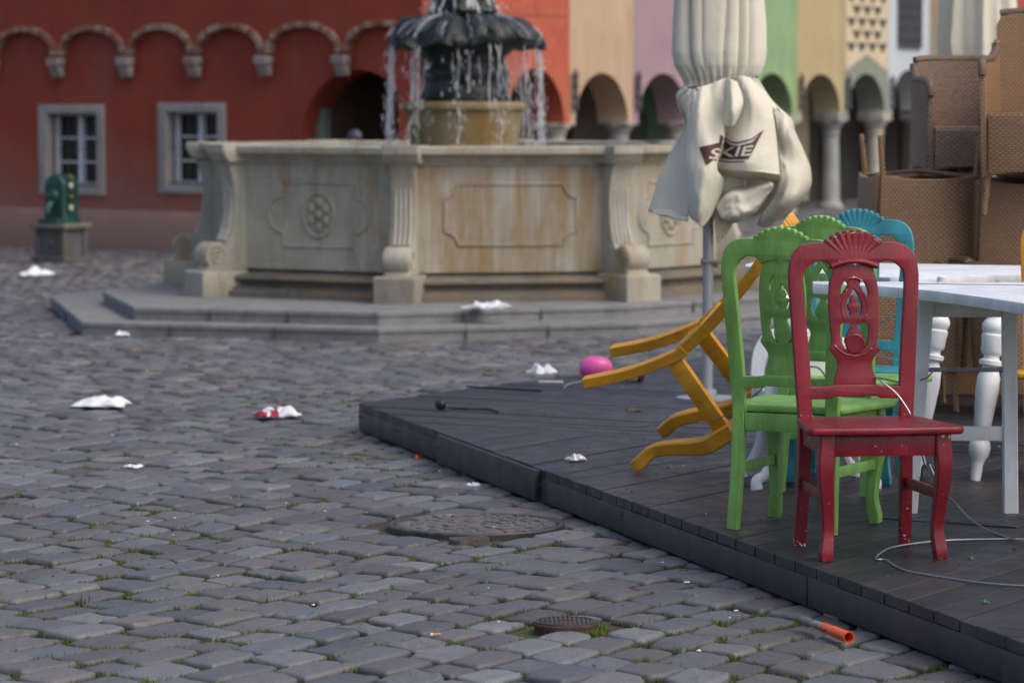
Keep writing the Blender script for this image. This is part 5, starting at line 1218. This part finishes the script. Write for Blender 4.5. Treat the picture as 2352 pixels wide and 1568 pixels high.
def wicker(name, label, H=.72, W_=.55, D_=.52, seat=.42, arm=.62, wm=None):
    """woven tub armchair: bowed back and front, rounded arms, rolled rims, legs on a braced frame"""
    wm = wm or M_wick; t = empty(name, label=label, cat='armchair', group='stacked wicker armchairs'); hw, hd = W_/2, D_/2; lg = .19
    arch = lambda x, w_, h_: lg+h_*(1-(x/w_)**2)
    bow = lambda x: .065*(1-(x/hw)**2)
    def panel(P, fn, nm, ax=0):
        vs, fs = fill2d([P], .018, .008, 3); vs, fs = cut(vs, fs, 0, .035); m = MB(); m.add(vs, fs, fn=fn); return m.build(nm, wm, t, ang=50)
    flare = lambda z: 1+.05*max(0, (z-lg))/.5
    P = [(-hw+.02, lg), (-hw+.012, H-.07), (-hw+.035, H-.02), (-hw+.08, H-.004), (0, H+.006), (hw-.08, H-.004), (hw-.035, H-.02), (hw-.012, H-.07), (hw-.02, lg)]+[(x, arch(x, hw, .024)) for x in np.linspace(hw*.85, -hw*.85, 11)]
    panel(P, lambda v: (v[0]*flare(v[1]), -hd+.03-bow(v[0])-.05*(v[1]-lg)+v[2], v[1]), 'back_panel')
    P = [(-hw+.035, lg), (-hw+.035, seat-.01), (hw-.035, seat-.01), (hw-.035, lg)]+[(x, arch(x, hw, .024)) for x in np.linspace(hw*.85, -hw*.85, 11)]
    panel(P, lambda v: (v[0], hd-.03+bow(v[0])*.5+v[2], v[1]), 'front_panel')
    for s in (-1, 1):
        P = [(-hd+.03, lg), (-hd+.03, H-.14), (-hd+.06, arm+.05), (-hd*.45, arm+.008), (.0, arm), (hd-.07, arm-.008), (hd-.025, arm-.03), (hd-.01, arm-.08), (hd-.022, lg)]+[(y, arch(y, hd, .02)) for y in np.linspace(hd*.8, -hd*.8, 9)]
        panel(P, lambda v: (s*((hw-.02)*flare(v[1])+.018*(1-(v[0]/hd)**2))+v[2], v[0], v[1]), 'arm_panel')
        rimp = [(s*(hw-.02)*flare(z)+s*.018*(1-(y/hd)**2), y, z+.003) for y, z in [(-hd+.05, arm+.085), (-hd+.07, arm+.045), (-hd*.45, arm+.008), (0, arm), (hd-.07, arm-.006), (hd-.022, arm-.032), (hd-.01, arm-.08)]]
        m = MB(); m.tube(cr(rimp, 5), .022, 10); m.build('arm_rim', M_wickr, t)
        for e_ in (-1, 1):
            m = MB(); m.sweep([(s*(hw-.035), e_*(hd-.04), lg+.03), (s*(hw-.015), e_*(hd-.025), 0)], lambda i, tt: [(.0175*(1-.25*tt)*cos(a), .0175*(1-.25*tt)*sin(a)) for a in [2*pi*k/10 for k in range(10)]], up=(0, 1, 0)); m.ball((s*(hw-.015), e_*(hd-.025), 0.004), .0135, 8); m.build('leg', wm, t)
    m = MB(); m.tube([((x)*flare(H), -hd+.03-bow(x)-.05*(H-lg), H+.004-(.02*(abs(x)/hw)**6)) for x in np.linspace(-hw+.03, hw-.03, 15)], .021, 10); m.build('top_rim', M_wickr, t)
    m = MB(); m.box((0, .01, seat-.02), (W_-.08, D_-.09, .045), bev=.015); m.build('seat', wm, t)
    for (a, b_) in (((-hw+.03, -hd+.04), (hw-.03, hd-.04)), ((hw-.03, -hd+.04), (-hw+.03, hd-.04))):
        m = MB(); m.tube([(a[0], a[1], lg+.02), (0, 0, lg-.012 if a[0] < 0 else lg+.014), (b_[0], b_[1], lg+.02)], .013, 8); m.build('cross_brace', M_wickr, t)
    return t
wt = empty('wicker_table', (cp(2330, 640, 18.6).x, 18.5, DECK), label='low brown wicker table carrying the upside-down wicker armchairs', cat='table')
wa = wicker('wicker_armchair', 'upside-down brown wicker armchair, legs up, left one on the wicker table')
HT = .70
def inv(o, u, Y, zb, H=.72, rz=0):
    c = cp(u, 600, Y); o.location = (c.x, Y, zb+H); o.rotation_euler = (pi, 0, pi+rz); return o
ZB = 1.485-.72
inv(wa, 2112, 17.95, ZB, rz=.10)
wb = inv(copy_tree(wa), 2364, 17.75, ZB-.02, rz=-.08); wb['label'] = 'upside-down brown wicker armchair, legs up, right one on the wicker table'
W0 = wt.location; TZ = ZB-.005-DECK
m = MB(); m.add(*fill2d([[(-.95, -.62), (1.6, -.62), (1.6, .5), (-.95, .5)]], .018, .012, 2), Matrix.Translation((0, 0, TZ-.018))); m.build('tabletop', simple('worn_brown_top', (.20, .13, .085), (.14, .09, .06), 8, .5, .2), wt)
m = MB(); m.box((.30, -.05, (TZ-.04)/2), (2.1, .85, TZ-.04), bev=.01); m.build('base', M_wick, wt)
wc_ = wicker('wicker_armchair', 'pale brown upright wicker armchair nested on the left upside-down one', wm=M_wickp, H=.775, W_=.50, arm=.66)
c = cp(2240, 385, 18.0); wc_.location = (c.x, 18.33, 1.30-.19); wc_.rotation_euler = (0, 0, pi+.06)
wd = wicker('wicker_armchair', 'tallest wicker armchair, upright at the top right corner of the stack', H=1.02, W_=.72, D_=.6, seat=.51, arm=.77)
c = cp(2440, 400, 17.5); wd.location = (c.x, 17.55, 1.29-.19); wd.rotation_euler = (0, 0, pi-.28)
# dark clutter under the tables
wl = copy_tree(wa); wl.location = (cp(2060, 700, 17.6).x, 17.3, DECK); wl.rotation_euler = (0, 0, pi*.5); wl['label'] = 'lower wicker armchair standing on the platform behind the turquoise chair'
wl2 = copy_tree(wa); wl2.location = (cp(2345, 700, 16.9).x+.1, 16.9, DECK); wl2.rotation_euler = (0, 0, pi*1.5+.2); wl2['label'] = 'lower wicker armchair on the platform, seen through the legs of the white table at right'

# ------------------------------------------------------------------ litter
def crumple(name, u, v, z0, w_, d_, h_, seed, mat, label, cat, mats=None, split=None):
    c = at(u, v, z0); m = MB(); n = 16; P = []
    rs_ = random.Random(seed); fr = rs_.uniform(6, 9)
    for i in range(n+1):
        row = []
        for j in range(n+1):
            x, y = (i/n-.5), (j/n-.5)
            e = 1+.35*noise.noise(Vector((x*3+seed, y*3, 1)))
            env = max(0, 1-(2*x)**4)*max(0, 1-(2*y)**4)
            ridge = .8*abs(noise.noise(Vector((x*2.6+seed, y*2.6, 5))))+.22*abs(noise.noise(Vector((x*7+seed, y*7, 2))))
            row.append((x*w_*e, y*d_*e, h_*(.12+ridge*1.1*(.35+.65*env)+.35*env*(.5+noise.noise(Vector((x*2+seed, y*2, 8)))))))
        P.append(row)
    vs = [q for r_ in P for q in r_]; N1 = n+1
    for i in range(n):
        for j in range(n):
            if mats: m.mi = split(i/n, j/n)
            o_ = len(m.v)
            if i == 0 and j == 0: m.add(vs, [])
            m.f.append((i*N1+j, i*N1+j+1, (i+1)*N1+j+1, (i+1)*N1+j)); m.m.append(m.mi)
    o = m.build(name, mats or mat, ang=25); o.location = c; so_ = o.modifiers.new('t', 'SOLIDIFY'); so_.thickness = .0012; o.rotation_euler = (0, 0, rs_.uniform(-.5, .5)); return tag(o, label, cat)
crumple('crumpled_paper', 84, 636, .0, .34, .22, .13, 1, M_paper, 'white crumpled bag on the cobbles at far left beside the pump', 'litter')
crumple('paper_towel', 1122, 712, .19, .31, .16, .095, 4, M_paper, 'long white crumpled paper lying on the upper fountain step', 'litter')
crumple('crumpled_paper', 281, 772, .0, .10, .10, .045, 6, M_paper, 'small white paper scrap at the foot of the lower fountain step', 'litter')
crumple('paper_napkin', 230, 936, .0, .30, .16, .085, 9, M_paper, 'white crumpled napkin lying alone on the cobbles at left', 'litter')
M_redp = simple('red_print', (.35, .015, .025), (.28, .01, .02), 12, .5, .3, 40); M_white2 = M_paper
crumple('snack_wrapper', 638, 960, .0, .24, .15, .085, 12, None, 'crushed red and white food wrapper on the cobbles left of the platform', 'wrapper', mats=[M_paper, M_redp], split=lambda a, b: 1 if (a < .45 and b < .75 and not (.2 < a < .27)) or (.55 < a < .7 and b > .6) else 0)
crumple('paper_scrap', 306, 1074, .0, .075, .07, .022, 15, M_paper, 'small flat white lid on the cobbles below the napkin', 'litter')
crumple('paper_scrap', 1087, 1116, .0, .055, .08, .022, 17, M_paper, 'white paper corner on the cobbles just left of the platform edge', 'litter')
crumple('paper_sheet', 1245, 862, DECK, .15, .14, .075, 21, M_paper, 'white folded paper on the platform left of the pink balloon', 'litter')
crumple('foil_wrapper', 1322, 1058, DECK, .075, .07, .04, 24, simple('silver_foil', (.6, .61, .63), (.4, .41, .43), 30, .35, .3, 60, .3), 'small silvery crumpled wrapper on the bare platform boards', 'wrapper')
crumple('leaf_scrap', 1457, 944, DECK, .075, .06, .022, 27, simple('brown_scrap', (.12, .06, .03), (.05, .04, .04), 30, .7, .3), 'brown torn scrap on the platform left of the tipped chair', 'litter')
crumple('red_scrap', 961, 1053, .0, .03, .04, .022, 31, simple('bright_red_plastic', (.6, .02, .01), (.5, .02, .01), 9, .4, .1), 'tiny bright red scrap beneath the platform edge', 'litter')
crumple('paper_scrap', 1660, 826, DECK, .12, .10, .02, 35, M_paper, 'thin white paper strip on the platform right of the parasol pole', 'litter')
crumple('paper_scrap', 1578, 1338, .0, .02, .02, .008, 41, M_paper, 'tiny white flake on the cobbles right of the manhole', 'litter')
crumple('paper_scrap', 1605, 1494, .0, .014, .014, .006, 42, M_paper, 'tiny white flake on the cobbles near the bottom centre', 'litter')
crumple('paper_scrap', 1690, 1402, .0, .014, .014, .006, 43, M_paper, 'tiny white flake on the cobbles near the dark fascia board', 'litter')
crumple('paper_scrap', 192, 590, .0, .05, .05, .04, 44, M_paper, 'small white scrap on the ground beside the pump pedestal', 'litter')
M_gg = simple('green_bottle_glass', (.01, .12, .03), (.02, .2, .05), 30, .1, .1)
for (u, v, lb) in ((2231, 1284, 'small green glass shard behind the cable loop on the platform'), (2264, 1385, 'small green glass shard near the front edge of the platform')): crumple('glass_shard', u, v, DECK, .02, .018, .012, u % 7, M_gg, lb, 'shard')
m = MB(); p = at(1265, 879, DECK); m.box((0, 0, .006), (.135, .02, .010), rz=-.1, bev=.003); o = m.build('plastic_strip', M_paper); o.location = p; tag(o, 'thin white plastic strip lying in front of the folded paper on the platform', 'litter')
# balloon, bottle, cables
bp_ = at(1368, 868, DECK); r = empty('balloon', (bp_.x, bp_.y, DECK), label='half deflated bright pink balloon lying at the back of the platform', cat='balloon')
m = MB(); prof = [(.0001, .005), (.05, .004), (.078, .020), (.088, .045), (.086, .07), (.076, .092), (.055, .108), (.028, .117), (.0001, .119)]
m.lathe(prof, 32, cap=False); pm = m.build('balloon_skin', simple('pink_rubber', (.78, .12, .40), (.70, .09, .34), 4, .35, .05), r, ang=80); pm.scale = (1.06, .85, 1.02)
m = MB(); m.tube(cr([(.07, -.02, .03), (.10, -.03, .012), (.13, -.02, .008)], 4), lambda t: .008*(1-t)+.004, 8); m.build('neck', simple('pink_rubber'  , (.62, .10, .30)), r)
bq = at(1461, 877, DECK); r = empty('beer_bottle', (bq.x, bq.y, DECK+.0275), radians(148), 'brown glass bottle with a red and white label lying by the balloon', 'bottle')
Ml = Matrix.Diagonal((.8, .8, .8, 1)) @ Matrix.Rotation(pi/2, 4, 'Y')
M_bg = simple('brown_bottle_glass', (.06, .02, .006), (.045, .015, .005), 6, .08, 0)
m = MB(); m.lathe([(.0001, -.05), (.030, -.05), (.033, -.045), (.033, .07), (.028, .095), (.016, .125), (.0135, .155), (.0145, .17), (.011, .172), (.0001, .172)], 24, Ml, cap=False); m.build('glass_body', M_bg, r, ang=50)
m = MB(); m.lathe([(.0335, -.03), (.0337, .055)], 24, Ml, cap=False); m.build('label', [simple('label_white', (.6, .58, .55), (.35, .03, .03), 26, .5, .1, lo=.5, hi=.56)], r)
m = MB(); m.tube(cr([at(1296, 893, DECK+.006), at(1302, 884, DECK+.006), at(1325, 878, DECK+.006), at(1372, 873, DECK+.006), at(1410, 878, DECK+.01)], 5), .0055, 8); tag(m.build('grey_hose', simple('grey_plastic', (.25, .25, .25), (.2, .2, .2), 9, .5, .1)), 'short bent grey cable end on the platform below the balloon', 'cable')
c = at(1013, 940, DECK); r = empty('cable_plug', (c.x, c.y, DECK), label='round black knob with a short black cable lying near the platform corner', cat='cable')
m = MB(); m.ball((0, 0, .027), .027, 12, (1, 1, .95))
for k in range(8): a = 2*pi*k/8; m.tube([(.0275*cos(a)*sin(b), .0275*sin(a)*sin(b), .027-.026*cos(b)) for b in np.linspace(.3, 2.8, 9)], .003, 6)
m.build('knob', simple('black_rubber', (.012, .013, .016), (.02, .02, .025), 9, .5, .1), r)
m = MB(); m.tube(cr([(.02, 0, .015)]+[at(u, v, DECK+.006)-c for u, v in ((1045, 937), (1075, 938), (1105, 938), (1128, 940), (1145, 946))], 5), .0055, 8); m.build('cord', MATS['black_rubber'], r)
m = MB(); q0_, q1_ = at(1072, 889, DECK), at(1245, 899, DECK); m.tube([q0_+Vector((0, 0, .004)), q1_+Vector((0, 0, .004))], .005, 6); tag(m.build('dark_rod', MATS['black_rubber']), 'thin dark rod lying along the boards near the back edge of the platform', 'rod')
# orange tube
a_, b_ = at(1840, 1430, .02), at(1950, 1468, .02); d = (b_-a_); L = .165
r = empty('firework_tube', (a_.x, a_.y, .034), label='spent tube, half scorched silver and half ribbed orange plastic, on the cobbles by the fascia', cat='tube')
d = Vector((b_.x-a_.x, b_.y-a_.y, 0)); d.normalize(); L = (b_-a_).length
T = Vector((d.x, d.y, -.02)).to_track_quat('Z', 'Y').to_matrix().to_4x4()
m = MB(); m.lathe([(.0001, -.002), (.008, 0), (.012, .012), (.013, L*.52)], 20, T, cap=False); m.build('metal_sleeve', simple('scorched_metal', (.36, .37, .39), (.14, .14, .15), 30, .5, .5, 120, .5), r)
m = MB(); pr = [(.0145, L*.46), (.016, L*.48), (.016, L*.66)]
for k in range(4): z = L*(.68+k*.06); pr += [(.0165, z), (.0178, z+L*.015), (.0178, z+L*.03), (.0165, z+L*.045)]
pr += [(.018, L*.94), (.018, L), (.0155, L), (.015, L*.7), (.0001, L*.7)]
m.lathe(pr, 24, T, cap=False); m.build('orange_grip', simple('orange_plastic', (.80, .11, .012), (.72, .09, .01), 6, .35, .05), r)
m = MB(); rs_ = random.Random(2)
for k in range(6):          # small black printing on the orange sleeve
    a = rs_.uniform(-.3, .3)+pi; zz = L*(.50+k*.025); m.box((0, 0, 0), (.0012, rs_.uniform(.004, .008), .0022), T @ Matrix.Rotation(a, 4, 'Z') @ Matrix.Translation((-.0163*-1, 0, zz)) )
m.build('printed_marks', MATS['black_rubber'], r)
c = at(995, 1456, .006); r = empty('cigarette_butt', c, radians(8), 'cigarette butt with tan filter on the cobbles left of the small valve cover', 'cigarette butt')
Ml = Matrix.Rotation(pi/2, 4, 'Y')
m = MB(); m.lathe([(.0038, .0), (.0038, .024)], 10, Ml); m.build('filter', simple('tan_filter', (.55, .25, .08), (.5, .2, .06), 9, .7, .1), r)
m = MB(); m.lathe([(.0037, -.009), (.0037, -.0002)], 10, Ml); m.build('paper_end', M_paper, r)

# crumbs, grit and leaf fragments too small and many to count
rs_ = random.Random(17); m = MB()
for k in range(330):
    on = rs_.random() < .45
    for _ in range(20):
        Y = rs_.uniform(9.8, 19); X = rs_.uniform(-.15*Y, .15*Y)
        if inpoly(X, Y, deck_poly) == on and (not on or polydist(X, Y, deck_poly) > .03): break
    m.mi = rs_.choice((0, 0, 0, 0, 0, 1, 1, 1, 2)); z = (DECK if on else .001)+.0015
    sz = rs_.uniform(.0018, .0055); a = rs_.uniform(0, 6.3); P = [(X+sz*rs_.uniform(.6, 1.6)*cos(a+b), Y+sz*rs_.uniform(.6, 1.6)*sin(a+b)) for b in (0, 1.3, 2.5, 3.7, 5)]
    m.prism(P, z-.001, z+rs_.uniform(.001, .004))
tag(m.build('debris', [simple('leaf_crumb', (.10, .06, .03), (.06, .04, .025), 30, .8, 0), simple('grit', (.20, .19, .17), (.12, .11, .10), 30, .8, 0), M_paper], sm=False), 'grit, crumbs and leaf fragments scattered over platform and cobbles', 'debris', kind='stuff')
